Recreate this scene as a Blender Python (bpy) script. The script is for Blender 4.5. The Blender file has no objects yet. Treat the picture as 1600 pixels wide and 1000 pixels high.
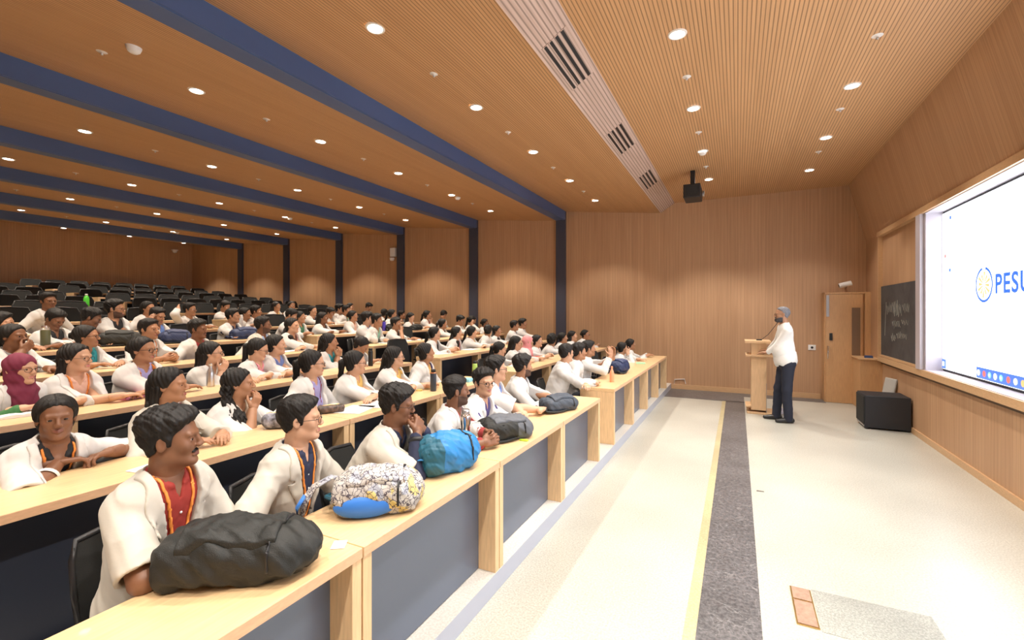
import bpy, math, random
import numpy as np
from mathutils import Vector, Matrix
random.seed(7)
sc = bpy.context.scene
COL = sc.collection
# ---------------------------------------------------------------- camera, world, exposure
F, VX, HY, CAMH = 708.0, 1152.0, 487.0, 1.65
TH = math.atan((VX - 800) / F); CC, SS = math.cos(TH), math.sin(TH)
cam = bpy.data.objects.new('camera', bpy.data.cameras.new('camera')); COL.objects.link(cam)
cam.data.sensor_width = 36.0; cam.data.lens = F / 1600 * 36.0
cam.data.shift_y = -(500 - HY) / 1600.0
cam.data.clip_start = 0.05; cam.data.clip_end = 100
cam.location = (0, 0, CAMH); cam.rotation_euler = (math.pi / 2, 0, TH)
sc.camera = cam
w = bpy.data.worlds.new('world'); sc.world = w; w.use_nodes = True
w.node_tree.nodes['Background'].inputs[0].default_value = (0.9, 0.85, 0.8, 1)
w.node_tree.nodes['Background'].inputs[1].default_value = 0.0
sc.view_settings.view_transform = 'Standard'; sc.view_settings.look = 'None'
sc.view_settings.gamma = 1; sc.view_settings.use_curve_mapping = False
sc.view_settings.exposure = 1.05
SPOT_HALL, SPOT_FIRST, SPOT_STAGE, SPOT_WALL = 94.0, 68.0, 140.0, 56.0
SCREEN_E = 2.3

def onX(px, py, X):
    u = (px - 800) / F; Y = X * (CC + u * SS) / (u * CC - SS); d = -X * SS + Y * CC
    return Y, CAMH - (py - HY) / F * d, d
def onZ(px, py, Z):
    d = F * (CAMH - Z) / (py - HY); r = (px - 800) / F * d
    return r * CC - d * SS, r * SS + d * CC
def proj(X, Y, Z):
    r = X * CC + Y * SS; d = -X * SS + Y * CC
    return (800 + F * r / d, HY - F * (Z - CAMH) / d, d) if d > .05 else (-9999, 0, d)
def XN(n): return -1.27 - 1.2175 * n
def DZ(n): return .758 + .1235 * n
def FZ(n): return .113 + .1235 * n
ORD = ['first', 'second', 'third', 'fourth', 'fifth', 'sixth', 'seventh', 'eighth', 'ninth', 'tenth', 'eleventh', 'twelfth', 'thirteenth', 'fourteenth', 'fifteenth', 'sixteenth', 'seventeenth']
NUM = ['one', 'two', 'three', 'four', 'five', 'six', 'seven', 'eight', 'nine', 'ten', 'eleven', 'twelve', 'thirteen', 'fourteen', 'fifteen', 'sixteen', 'seventeen']

# ---------------------------------------------------------------- materials
MATS = {}
def mat(name, col, rough=.55, metal=0, spec=.5, emit=0, noise=0, nscale=40, bump=0, bscale=60, stretch=(1, 1, 1), coat=0, sub=0, trans=0, ecol=None):
    if name in MATS: return MATS[name]
    m = bpy.data.materials.new(name); m.use_nodes = True; nt = m.node_tree; b = nt.nodes['Principled BSDF']
    b.inputs['Base Color'].default_value = (*col, 1); b.inputs['Roughness'].default_value = rough
    b.inputs['Metallic'].default_value = metal; b.inputs['Specular IOR Level'].default_value = spec
    b.inputs['Coat Weight'].default_value = coat
    if trans: b.inputs['Transmission Weight'].default_value = trans
    if emit:
        b.inputs['Emission Color'].default_value = (*(ecol or col), 1); b.inputs['Emission Strength'].default_value = emit
    if noise or bump:
        tc = nt.nodes.new('ShaderNodeTexCoord'); mp = nt.nodes.new('ShaderNodeMapping'); mp.inputs['Scale'].default_value = stretch
        nt.links.new(tc.outputs['Object'], mp.inputs[0])
        if noise:
            nz = nt.nodes.new('ShaderNodeTexNoise'); nz.inputs['Scale'].default_value = nscale; nz.inputs['Detail'].default_value = 4
            nt.links.new(mp.outputs[0], nz.inputs['Vector'])
            r = nt.nodes.new('ShaderNodeValToRGB'); r.color_ramp.elements[0].position = .3; r.color_ramp.elements[1].position = .7
            r.color_ramp.elements[0].color = (*[c * (1 - noise) for c in col], 1); r.color_ramp.elements[1].color = (*[min(1, c * (1 + noise)) for c in col], 1)
            nt.links.new(nz.outputs[0], r.inputs[0]); nt.links.new(r.outputs[0], b.inputs['Base Color'])
        if bump:
            n2 = nt.nodes.new('ShaderNodeTexNoise'); n2.inputs['Scale'].default_value = bscale; n2.inputs['Detail'].default_value = 3
            nt.links.new(mp.outputs[0], n2.inputs['Vector'])
            bp = nt.nodes.new('ShaderNodeBump'); bp.inputs['Strength'].default_value = bump; bp.inputs['Distance'].default_value = .004
            nt.links.new(n2.outputs[0], bp.inputs['Height']); nt.links.new(bp.outputs[0], b.inputs['Normal'])
    MATS[name] = m; return m

def plank(name, c1, c2, axis, period, groove, gdark, rough=.45, board=.0, bumpd=.002):
    """veneer with straight lines: axis 0 = lines vary along x, 1 = along y, 2 = along x+y diagonal sum"""
    m = bpy.data.materials.new(name); m.use_nodes = True; nt = m.node_tree; N = nt.nodes.new; L = nt.links.new
    b = nt.nodes['Principled BSDF']; b.inputs['Roughness'].default_value = rough; b.inputs['Specular IOR Level'].default_value = .35
    tc = N('ShaderNodeTexCoord'); sp = N('ShaderNodeSeparateXYZ'); L(tc.outputs['Object'], sp.inputs[0])
    u = sp.outputs[axis]
    # fine grain
    mp = N('ShaderNodeMapping'); s = [1.2, 1.2, 1.2]; s[axis] = 55; mp.inputs['Scale'].default_value = s
    L(tc.outputs['Object'], mp.inputs[0]); nz = N('ShaderNodeTexNoise'); nz.inputs['Scale'].default_value = 1.0; nz.inputs['Detail'].default_value = 3
    L(mp.outputs[0], nz.inputs['Vector'])
    mx = N('ShaderNodeMix'); mx.data_type = 'RGBA'; mx.inputs[6].default_value = (*c1, 1); mx.inputs[7].default_value = (*c2, 1)
    rm = N('ShaderNodeMapRange'); rm.inputs[1].default_value = .32; rm.inputs[2].default_value = .68; L(nz.outputs[0], rm.inputs[0])
    fac = rm.outputs[0]
    if board:
        dv = N('ShaderNodeMath'); dv.operation = 'DIVIDE'; L(u, dv.inputs[0]); dv.inputs[1].default_value = board
        fl = N('ShaderNodeMath'); fl.operation = 'FLOOR'; L(dv.outputs[0], fl.inputs[0])
        wn = N('ShaderNodeTexWhiteNoise'); wn.noise_dimensions = '1D'; L(fl.outputs[0], wn.inputs['W'])
        av = N('ShaderNodeMix'); av.inputs[0].default_value = .32; L(rm.outputs[0], av.inputs[2]); L(wn.outputs[0], av.inputs[3]); fac = av.outputs[0]
    L(fac, mx.inputs[0])
    # grooves
    d2 = N('ShaderNodeMath'); d2.operation = 'DIVIDE'; L(u, d2.inputs[0]); d2.inputs[1].default_value = period
    fr = N('ShaderNodeMath'); fr.operation = 'FRACT'; L(d2.outputs[0], fr.inputs[0])
    lt = N('ShaderNodeMath'); lt.operation = 'LESS_THAN'; L(fr.outputs[0], lt.inputs[0]); lt.inputs[1].default_value = groove
    m2 = N('ShaderNodeMix'); m2.data_type = 'RGBA'; m2.inputs[7].default_value = (*[c * gdark for c in c1], 1); L(lt.outputs[0], m2.inputs[0]); L(mx.outputs[2], m2.inputs[6])
    L(m2.outputs[2], b.inputs['Base Color'])
    bp = N('ShaderNodeBump'); bp.invert = True; bp.inputs['Strength'].default_value = .35 if 'wall' not in name else .12; bp.inputs['Distance'].default_value = bumpd; L(lt.outputs[0], bp.inputs['Height']); L(bp.outputs[0], b.inputs['Normal'])
    MATS[name] = m; return m

WALLX = plank('veneer wall x', (.42, .25, .14), (.54, .335, .195), 0, .062, .09, .91, board=.124)
WALLY = plank('veneer wall y', (.42, .25, .14), (.54, .335, .195), 1, .062, .09, .91, board=.124)
CEILM = plank('grooved ceiling veneer', (.52, .295, .14), (.63, .37, .185), 0, .032, .28, .55, rough=.5, board=.16, bumpd=.004)
STRIPM = plank('pale grooved bulkhead', (.50, .36, .29), (.62, .47, .40), 0, .032, .3, .6, rough=.5)
DESKW = mat('maple laminate', (.72, .50, .27), rough=.38, noise=.10, nscale=6, stretch=(14, 1, 14), coat=.15)
EDGEW = mat('maple edge', (.68, .43, .26), rough=.45, noise=.08, nscale=10, stretch=(1, 3, 8))
LEGW = mat('maple upright', (.72, .50, .28), rough=.45, noise=.10, nscale=8, stretch=(10, 10, 1))
DOORW = mat('door veneer', (.56, .33, .16), rough=.4, noise=.08, nscale=8, stretch=(10, 10, 1))
PANELG = mat('blue grey laminate', (.10, .128, .185), rough=.26, spec=.7)
BEAMB = mat('blue painted steel', (.065, .115, .26), rough=.42, spec=.5, noise=.08, nscale=2, stretch=(1, .4, 1))
POSTB = mat('blue grey painted post', (.05, .055, .085), rough=.5)
BLACKP = mat('black plastic', (.012, .012, .014), rough=.45)
BLACKF = mat('black chair mesh', (.016, .017, .017), rough=.8, bump=.4, bscale=400)
WHITEP = mat('white plastic', (.8, .8, .8), rough=.4)
METAL = mat('brushed steel', (.6, .6, .62), rough=.3, metal=1)
CHROME = mat('chrome', (.8, .8, .82), rough=.12, metal=1)
BRASS = mat('brass trim', (.7, .5, .2), rough=.3, metal=1)
CARPET = mat('dark tier floor', (.035, .033, .036), rough=.9, noise=.3, nscale=60)

def stone(name, c1, c2, scale, rough, big=.5, thr=(.35, .65), vein=None):
    m = bpy.data.materials.new(name); m.use_nodes = True; nt = m.node_tree; N = nt.nodes.new; L = nt.links.new
    b = nt.nodes['Principled BSDF']; b.inputs['Roughness'].default_value = rough
    tc = N('ShaderNodeTexCoord'); a = N('ShaderNodeTexNoise'); a.inputs['Scale'].default_value = scale; a.inputs['Detail'].default_value = 6; a.inputs['Roughness'].default_value = .7
    L(tc.outputs['Object'], a.inputs['Vector']); r = N('ShaderNodeValToRGB'); r.color_ramp.elements[0].position, r.color_ramp.elements[1].position = thr
    r.color_ramp.elements[0].color = (*c1, 1); r.color_ramp.elements[1].color = (*c2, 1); L(a.outputs[0], r.inputs[0])
    g = N('ShaderNodeTexNoise'); g.inputs['Scale'].default_value = big; g.inputs['Detail'].default_value = 5; L(tc.outputs['Object'], g.inputs['Vector'])
    mr = N('ShaderNodeMapRange'); mr.inputs[1].default_value = .35; mr.inputs[2].default_value = .65; mr.inputs[3].default_value = .82; mr.inputs[4].default_value = 1.06; L(g.outputs[0], mr.inputs[0])
    mx = N('ShaderNodeVectorMath'); mx.operation = 'SCALE'; L(r.outputs[0], mx.inputs[0]); L(mr.outputs[0], mx.inputs['Scale'])
    last = mx.outputs[0]
    if vein:
        v = N('ShaderNodeTexNoise'); v.inputs['Scale'].default_value = 5; v.inputs['Detail'].default_value = 6; v.inputs['Distortion'].default_value = 1.5; L(tc.outputs['Object'], v.inputs['Vector'])
        rv = N('ShaderNodeValToRGB'); e = rv.color_ramp.elements; e[0].position = .49; e[0].color = (0, 0, 0, 1); e[1].position = .51; e[1].color = (0, 0, 0, 1)
        k = rv.color_ramp.elements.new(.5); k.color = (1, 1, 1, 1); L(v.outputs[0], rv.inputs[0])
        mm = N('ShaderNodeMix'); mm.data_type = 'RGBA'; L(rv.outputs[0], mm.inputs[0]); L(last, mm.inputs[6]); mm.inputs[7].default_value = (*vein, 1); last = mm.outputs[2]
    L(last, b.inputs['Base Color']); MATS[name] = m; return m
TERR = stone('cream terrazzo', (.36, .35, .295), (.60, .59, .53), 90, .30, .6)
TERRB = stone('yellowed terrazzo border', (.42, .36, .20), (.55, .48, .30), 70, .3, 1.5)
GRAN = stone('dark granite', (.055, .055, .06), (.17, .165, .17), 45, .35, 3, vein=(.22, .22, .22))
PATCH = stone('grey speckled terrazzo', (.20, .21, .19), (.42, .43, .39), 110, .5, 2)

# ---------------------------------------------------------------- object helpers
def link(name, me, m=None, parent=None, loc=None):
    o = bpy.data.objects.new(name, me); COL.objects.link(o)
    if m is not None and me is not None and not me.materials:
        for q in (m if isinstance(m, (list, tuple)) else [m]): me.materials.append(q)
    if parent: o.parent = parent
    if loc: o.location = loc
    return o
def tag(o, label, cat, group=None, kind=None):
    o['label'] = label; o['category'] = cat
    if group: o['group'] = group
    if kind: o['kind'] = kind
    return o
def empty(name, loc, rz=0):
    o = bpy.data.objects.new(name, None); COL.objects.link(o); o.location = loc; o.rotation_euler = (0, 0, rz); o.empty_display_size = .05
    return o
def struct(o): o['kind'] = 'structure'; return o
class MB:
    def __init__(s): s.v = []; s.f = []; s.mi = []
    def add(s, vs, fs, mi=0):
        k = len(s.v); s.v += [tuple(p) for p in vs]; s.f += [tuple(k + i for i in f) for f in fs]; s.mi += [mi] * len(fs); return s
    def box(s, a, b, mi=0, M=None):
        (x0, y0, z0), (x1, y1, z1) = a, b
        v = [(x0, y0, z0), (x1, y0, z0), (x1, y1, z0), (x0, y1, z0), (x0, y0, z1), (x1, y0, z1), (x1, y1, z1), (x0, y1, z1)]
        if M is not None: v = [tuple(M @ Vector(p)) for p in v]
        return s.add(v, [(0, 3, 2, 1), (4, 5, 6, 7), (0, 1, 5, 4), (1, 2, 6, 5), (2, 3, 7, 6), (3, 0, 4, 7)], mi)
    def quad(s, a, b, c, d, mi=0): return s.add([a, b, c, d], [(0, 1, 2, 3)], mi)
    def lathe(s, prof, c=(0, 0, 0), n=20, mi=0, M=None):
        vs = []; fs = []
        for r, z in prof:
            for i in range(n):
                a = 2 * math.pi * i / n; p = Vector((r * math.cos(a), r * math.sin(a), z))
                if M is not None: p = M @ p
                vs.append((p.x + c[0], p.y + c[1], p.z + c[2]))
        for j in range(len(prof) - 1):
            for i in range(n): fs.append((j * n + i, j * n + (i + 1) % n, (j + 1) * n + (i + 1) % n, (j + 1) * n + i))
        return s.add(vs, fs, mi)
    def tube(s, pts, r, n=8, mi=0, closed=False, flat=1.0, up=(0, 0, 1)):
        P = [Vector(p) for p in pts]; m = len(P); vs = []; fs = []
        R = r if isinstance(r, (list, tuple)) else [r] * m
        for i in range(m):
            a = P[(i - 1) % m] if (closed or i > 0) else P[i]; b = P[(i + 1) % m] if (closed or i < m - 1) else P[i]
            t = (b - a).normalized(); u = Vector(up)
            if abs(t.dot(u)) > .95: u = Vector((1, 0, 0)) if abs(t.x) < .9 else Vector((0, 1, 0))
            e1 = t.cross(u).normalized(); e2 = e1.cross(t).normalized()
            for k in range(n):
                q = 2 * math.pi * k / n; vs.append(P[i] + e1 * math.cos(q) * R[i] + e2 * math.sin(q) * R[i] * flat)
        for i in range(m if closed else m - 1):
            for k in range(n):
                j = (i + 1) % m; fs.append((i * n + k, i * n + (k + 1) % n, j * n + (k + 1) % n, j * n + k))
        if not closed: fs.append(tuple(range(n - 1, -1, -1))); fs.append(tuple((m - 1) * n + k for k in range(n)))
        return s.add(vs, fs, mi)
    def build(s, name, m, parent=None, smooth=False, bevel=0, loc=None):
        me = bpy.data.meshes.new(name); me.from_pydata([tuple(p) for p in s.v], [], s.f); me.update()
        for q in (m if isinstance(m, (list, tuple)) else [m]): me.materials.append(q)
        if len(set(s.mi)) > 1: me.polygons.foreach_set('material_index', s.mi)
        if smooth:
            me.polygons.foreach_set('use_smooth', [True] * len(me.polygons))
        o = bpy.data.objects.new(name, me); COL.objects.link(o)
        if parent: o.parent = parent
        if loc: o.location = loc
        if bevel:
            b = o.modifiers.new('bevel', 'BEVEL'); b.width = bevel; b.segments = 2; b.limit_method = 'ANGLE'
        return o
def copy_tree(o, parent=None):
    c = o.copy(); COL.objects.link(c); c.parent = parent
    for ch in o.children: copy_tree(ch, c)
    return c

# ---------------------------------------------------------------- distance-field modelling (smooth organic shapes)
def V(*a): return np.array(a, dtype=np.float64)
def nrm(v): return v / (np.linalg.norm(v) + 1e-9)
class Prim: pass
def cone(a, b, ra, rb, sq=None):
    p = Prim(); a = np.asarray(a, float); b = np.asarray(b, float); r = max(ra, rb); p.lo = np.minimum(a, b) - r; p.hi = np.maximum(a, b) + r
    ab = b - a; L2 = float(ab @ ab) + 1e-12
    def fn(X, Y, Z):
        x = X - a[0]; y = Y - a[1]; z = Z - a[2]
        t = np.clip((x * ab[0] + y * ab[1] + z * ab[2]) / L2, 0, 1)
        return np.sqrt((x - t * ab[0]) ** 2 + (y - t * ab[1]) ** 2 + (z - t * ab[2]) ** 2) - (ra + t * (rb - ra))
    p.fn = fn; return p
def ell(c, r, R=None):
    p = Prim(); c = np.asarray(c, float); r = np.asarray(r, float)
    if R is None: e = r
    else: e = np.abs(R) @ r
    p.lo = c - e; p.hi = c + e
    def fn(X, Y, Z):
        x = X - c[0]; y = Y - c[1]; z = Z - c[2]
        if R is not None: x, y, z = (x * R[0, 0] + y * R[1, 0] + z * R[2, 0], x * R[0, 1] + y * R[1, 1] + z * R[2, 1], x * R[0, 2] + y * R[1, 2] + z * R[2, 2])
        k0 = np.sqrt((x / r[0]) ** 2 + (y / r[1]) ** 2 + (z / r[2]) ** 2); k1 = np.sqrt((x / r[0] ** 2) ** 2 + (y / r[1] ** 2) ** 2 + (z / r[2] ** 2) ** 2) + 1e-9
        return k0 * (k0 - 1) / k1
    p.fn = fn; return p
def rbox(c, hf, rad, R=None):
    p = Prim(); c = np.asarray(c, float); hf = np.asarray(hf, float); e = hf if R is None else np.abs(R) @ hf; p.lo = c - e; p.hi = c + e
    def fn(X, Y, Z):
        x = X - c[0]; y = Y - c[1]; z = Z - c[2]
        if R is not None: x, y, z = (x * R[0, 0] + y * R[1, 0] + z * R[2, 0], x * R[0, 1] + y * R[1, 1] + z * R[2, 1], x * R[0, 2] + y * R[1, 2] + z * R[2, 2])
        qx = np.abs(x) - hf[0] + rad; qy = np.abs(y) - hf[1] + rad; qz = np.abs(z) - hf[2] + rad
        return np.sqrt(np.maximum(qx, 0) ** 2 + np.maximum(qy, 0) ** 2 + np.maximum(qz, 0) ** 2) + np.minimum(np.maximum(qx, np.maximum(qy, qz)), 0) - rad
    p.fn = fn; return p
class Grid:
    def __init__(s, lo, hi, h, m=.03):
        s.lo = np.asarray(lo, float); s.h = h; s.n = np.maximum(4, np.ceil((np.asarray(hi, float) - s.lo) / h).astype(int) + 1); s.m = m
        s.ax = [(s.lo[i] + h * np.arange(s.n[i])).astype(np.float32) for i in range(3)]; s.f = np.full(tuple(s.n), .12, np.float32)
    def clone(s):
        o = Grid.__new__(Grid); o.lo = s.lo; o.h = s.h; o.n = s.n; o.m = .06; o.ax = s.ax; o.f = np.full(tuple(s.n), .12, np.float32); return o
    def sub(s, lo, hi):
        a = np.clip(np.floor((lo - s.lo) / s.h).astype(int), 0, s.n); b = np.clip(np.ceil((hi - s.lo) / s.h).astype(int) + 1, 0, s.n)
        if (b <= a).any(): return None
        sl = tuple(slice(a[i], b[i]) for i in range(3))
        return sl, s.ax[0][sl[0]][:, None, None], s.ax[1][sl[1]][None, :, None], s.ax[2][sl[2]][None, None, :]
    def add(s, p, k=0, off=0):
        e = k + off + s.m + 2 * s.h; q = s.sub(p.lo - e, p.hi + e)
        if q is None: return s
        sl, X, Y, Z = q; d = p.fn(X, Y, Z) - off; a = s.f[sl]
        if k > 0:
            h = np.maximum(k - np.abs(a - d), 0) / k; s.f[sl] = np.minimum(a, d) - h * h * k * .25
        else: s.f[sl] = np.minimum(a, d)
        return s
    def cut(s, p, k=0, off=0):
        e = k + off + 2 * s.h + .01; q = s.sub(p.lo - e, p.hi + e)
        if q is None: return s
        sl, X, Y, Z = q; d = -(p.fn(X, Y, Z) - off); a = s.f[sl]
        if k > 0:
            h = np.maximum(k - np.abs(a - d), 0) / k; s.f[sl] = np.maximum(a, d) + h * h * k * .25
        else: s.f[sl] = np.maximum(a, d)
        return s
    def xyz(s): return s.ax[0][:, None, None], s.ax[1][None, :, None], s.ax[2][None, None, :]
def nets(g, f=None):
    f = (g.f if f is None else f).astype(np.float32).copy()
    for ax in range(3):
        for e in (0, -1):
            sl = [slice(None)] * 3; sl[ax] = e; f[tuple(sl)] = np.maximum(f[tuple(sl)], 1e-3)
    s = f < 0
    c = np.zeros(tuple(np.array(s.shape) - 1), np.uint8)
    for i in (0, 1):
        for j in (0, 1):
            for k in (0, 1): c += s[i:s.shape[0] - 1 + i, j:s.shape[1] - 1 + j, k:s.shape[2] - 1 + k]
    mx = (c > 0) & (c < 8); idx = np.argwhere(mx)
    if len(idx) == 0: return np.zeros((0, 3)), np.zeros((0, 4), int)
    acc = np.zeros((len(idx), 3)); cnt = np.zeros(len(idx))
    I, J, K = idx.T
    for ax in range(3):
        o1, o2 = [a for a in range(3) if a != ax]
        for u in (0, 1):
            for v in (0, 1):
                d0 = [0, 0, 0]; d0[o1] = u; d0[o2] = v; d1 = list(d0); d1[ax] = 1
                a = f[I + d0[0], J + d0[1], K + d0[2]]; b = f[I + d1[0], J + d1[1], K + d1[2]]
                m = (a < 0) != (b < 0); t = np.where(m, a / np.where(m, a - b, 1), 0)
                pos = np.array(d0, float)[None, :].repeat(len(idx), 0); pos[:, ax] = t
                acc += pos * m[:, None]; cnt += m
    vs = g.lo + g.h * (idx + acc / cnt[:, None])
    vid = np.full(mx.shape, -1, np.int64); vid[I, J, K] = np.arange(len(idx))
    Q = []
    for ax in range(3):
        o1, o2 = [(1, 2), (2, 0), (0, 1)][ax]
        a = [slice(None)] * 3; b = [slice(None)] * 3; a[ax] = slice(0, -1); b[ax] = slice(1, None)
        sa, sb = s[tuple(a)], s[tuple(b)]; E = np.argwhere(sa != sb)
        E = E[(E[:, o1] > 0) & (E[:, o2] > 0) & (E[:, o1] < s.shape[o1] - 1) & (E[:, o2] < s.shape[o2] - 1)]
        if not len(E): continue
        ins = s[E[:, 0], E[:, 1], E[:, 2]]
        def at(u, v):
            q = E.copy(); q[:, o1] -= u; q[:, o2] -= v; return vid[q[:, 0], q[:, 1], q[:, 2]]
        q = np.stack([at(1, 1), at(0, 1), at(0, 0), at(1, 0)], 1); q[~ins] = q[~ins][:, ::-1]; Q.append(q)
    return vs, np.concatenate(Q)
def mesh_np(name, parts, mats):
    """parts: list of (verts, quads, material index array or int) -> ONE mesh"""
    vs = []; qs = []; mi = []; k = 0
    for v, q, m in parts:
        if len(q) == 0: continue
        vs.append(v); qs.append(q + k); k += len(v); mi.append(np.full(len(q), m, np.int32) if np.isscalar(m) else m)
    me = bpy.data.meshes.new(name)
    if vs:
        v = np.concatenate(vs).astype(np.float32); q = np.concatenate(qs).astype(np.int32); m = np.concatenate(mi).astype(np.int32)
        me.vertices.add(len(v)); me.vertices.foreach_set('co', v.ravel()); me.loops.add(q.size); me.loops.foreach_set('vertex_index', q.ravel())
        me.polygons.add(len(q)); me.polygons.foreach_set('loop_start', np.arange(0, q.size, 4, dtype=np.int32)); me.polygons.foreach_set('material_index', m)
        me.polygons.foreach_set('use_smooth', np.ones(len(q), bool)); me.update(calc_edges=True)
    for x in mats: me.materials.append(x)
    return me
def rot(yaw, pitch=0, roll=0):
    cy, sy = math.cos(yaw), math.sin(yaw); cp, sp = math.cos(pitch), math.sin(pitch); cr, sr = math.cos(roll), math.sin(roll)
    Rz = np.array([[cy, -sy, 0], [sy, cy, 0], [0, 0, 1]]); Ry = np.array([[cp, 0, -sp], [0, 1, 0], [sp, 0, cp]]); Rx = np.array([[1, 0, 0], [0, cr, -sr], [0, sr, cr]])
    return Rz @ Ry @ Rx            # +pitch looks up
def wob(X, Y, Z, s, seed=0):
    a = seed * 1.7
    return (np.sin(X * s * 1.1 + Y * s * .7 + a) * np.sin(Y * s * 1.3 - Z * s * .6 + 2 * a) + .6 * np.sin(Z * s * 1.9 + X * s * 1.4 + 3 * a) * np.sin(Y * s * 2.1 + X * s * .5 + a) + .35 * np.sin(X * s * 3.7 + Z * s * 3.1 + a) * np.sin(Y * s * 3.3 + a))
# skin tones and hair
SKIN = {'d': mat('skin deep brown', (.21, .095, .05), rough=.48, noise=.06, nscale=25), 'm': mat('skin brown', (.40, .205, .115), rough=.48, noise=.05, nscale=25),
        'l': mat('skin light brown', (.58, .34, .22), rough=.48, noise=.04, nscale=25)}
LIPS = {'d': mat('lips deep', (.20, .075, .055), rough=.4), 'm': mat('lips brown', (.36, .13, .10), rough=.4), 'l': mat('lips rose', (.5, .19, .16), rough=.4)}
HAIRM = mat('black hair', (.009, .0075, .007), rough=.58, spec=.35, noise=.5, nscale=120, stretch=(1, 1, .2), bump=.5, bscale=160)
HAIRG = mat('grey hair', (.16, .16, .18), rough=.5, noise=.6, nscale=140, bump=.5, bscale=160)
HAIRB = mat('dark brown hair', (.030, .016, .011), rough=.42, noise=.5, nscale=120, bump=.5, bscale=160)
BEARD = mat('dark stubble', (.085, .045, .030), rough=.8)
EYEW = mat('eye white', (.75, .72, .70), rough=.25); IRIS = mat('dark brown iris', (.02, .01, .006), rough=.15)
COATM = mat('white cotton lab coat', (.64, .635, .625), rough=.85, noise=.03, nscale=15, bump=.25, bscale=25)
CREAM = mat('cream cotton lab coat', (.56, .535, .475), rough=.85, noise=.03, nscale=15, bump=.25, bscale=25)
PANTS = mat('dark trousers', (.02, .022, .032), rough=.8); SHOE = mat('black shoe leather', (.012, .012, .012), rough=.35)
LANY = mat('orange lanyard', (.85, .28, .05), rough=.6); GLS = mat('dark spectacle frame', (.02, .018, .02), rough=.3)
def cloth(c): return mat('fabric %.2f %.2f %.2f' % c, c, rough=.8, bump=.2, bscale=60)
COLS = {'maroon': (.28, .03, .03), 'red': (.30, .028, .02), 'navy': (.018, .024, .06), 'purple': (.06, .045, .16), 'blue': (.12, .22, .55), 'white': (.75, .74, .72), 'black': (.015, .015, .017),
        'teal': (.03, .32, .38), 'green': (.05, .17, .10), 'pink': (.75, .30, .34), 'yellow': (.75, .50, .15), 'violet': (.35, .33, .62), 'peach': (.75, .48, .38), 'grey': (.3, .3, .3), 'lightblue': (.40, .55, .80), 'mint': (.30, .62, .50),
        'cream': (.72, .66, .55), 'maroonhijab': (.17, .018, .05), 'pinkhijab': (.80, .32, .33), 'darkgreen': (.04, .16, .05), 'patternblue': (.16, .22, .5), 'brown': (.12, .06, .04)}

def head_prims(R, C, sc_=1.0, smile=0, lod=0):
    def T(x, y, z): return C + R @ (np.array([x, y, z]) * sc_)
    S = sc_; out = []
    def A(p, k): out.append(('a', p, k * S))
    def U(p, k): out.append(('c', p, k * S))
    A(ell(T(-.012, 0, .032), V(.097, .0735, .083) * S, R), 0)
    A(ell(T(.022, 0, -.035), V(.064, .0545, .078) * S, R), .03)
    for s in (-1, 1):
        A(cone(T(-.012, s * .039, -.050), T(.055, s * .015, -.090), .021 * S, .016 * S), .03)
        A(ell(T(.053, s * .035, -.022), V(.022, .022, .024) * S, R), .025)
    A(ell(T(.072, 0, -.094), V(.020, .023, .018) * S, R), .02)
    if lod < 2:
        for s in (-1, 1):
            A(cone(T(.074, s * .040, .021), T(.082, s * .012, .022), .010 * S, .009 * S), .015)
            U(ell(T(.094, s * .031, .002), V(.016, .019, .012) * S, R), .012)
            A(ell(T(.0715, s * .031, .001), V(.0146, .0150, .0140) * S, R), .005)
            U(ell(T(.088, s * .031, .001), V(.014, .0128, .0043) * S, R), .001)
            A(ell(T(.097, s * .0115, -.029), V(.011, .0075, .008) * S, R), .006)
        z = -.058 + .000
        for zz, r in ((-.056, .0050), (-.0665, .0062)):
            A(cone(T(.083, -.022, zz + smile * .006), T(.0895, 0, zz), .0035 * S, r * S), .006); A(cone(T(.083, .022, zz + smile * .006), T(.0895, 0, zz), .0035 * S, r * S), .006)
    else:
        for s in (-1, 1): U(ell(T(.090, s * .031, .002), V(.014, .017, .010) * S, R), .012)
    A(cone(T(.083, 0, .018), T(.104, 0, -.023), .0075 * S, .0110 * S), .010)
    for s in (-1, 1):
        A(ell(T(-.010, s * .076, -.004), V(.018, .007, .030) * S, R @ rot(s * -.35)), .006)
        if lod == 0: U(ell(T(-.008, s * .084, .0), V(.010, .005, .018) * S, R @ rot(s * -.35)), .004)
    return out, T

def hairmask(x, z, style):
    """lower edge height of the hair as a function of the fore-aft head coordinate"""
    if style in ('short', 'wavy', 'fade', 'curlytop', 'grey'):
        xs = [-.13, -.06, -.035, -.012, .006, .018, .026, .045, .062, .078, .09, .12]; zs = [-.062, -.058, -.035, .018, -.022, -.018, .022, .045, .062, .074, .082, .09]
    else:
        xs = [-.13, -.06, -.03, -.012, .010, .030, .050, .066, .080, .12]; zs = [-.085, -.085, -.07, -.022, -.010, .022, .052, .074, .090, .10]
    return np.interp(x, xs, zs)

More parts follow.
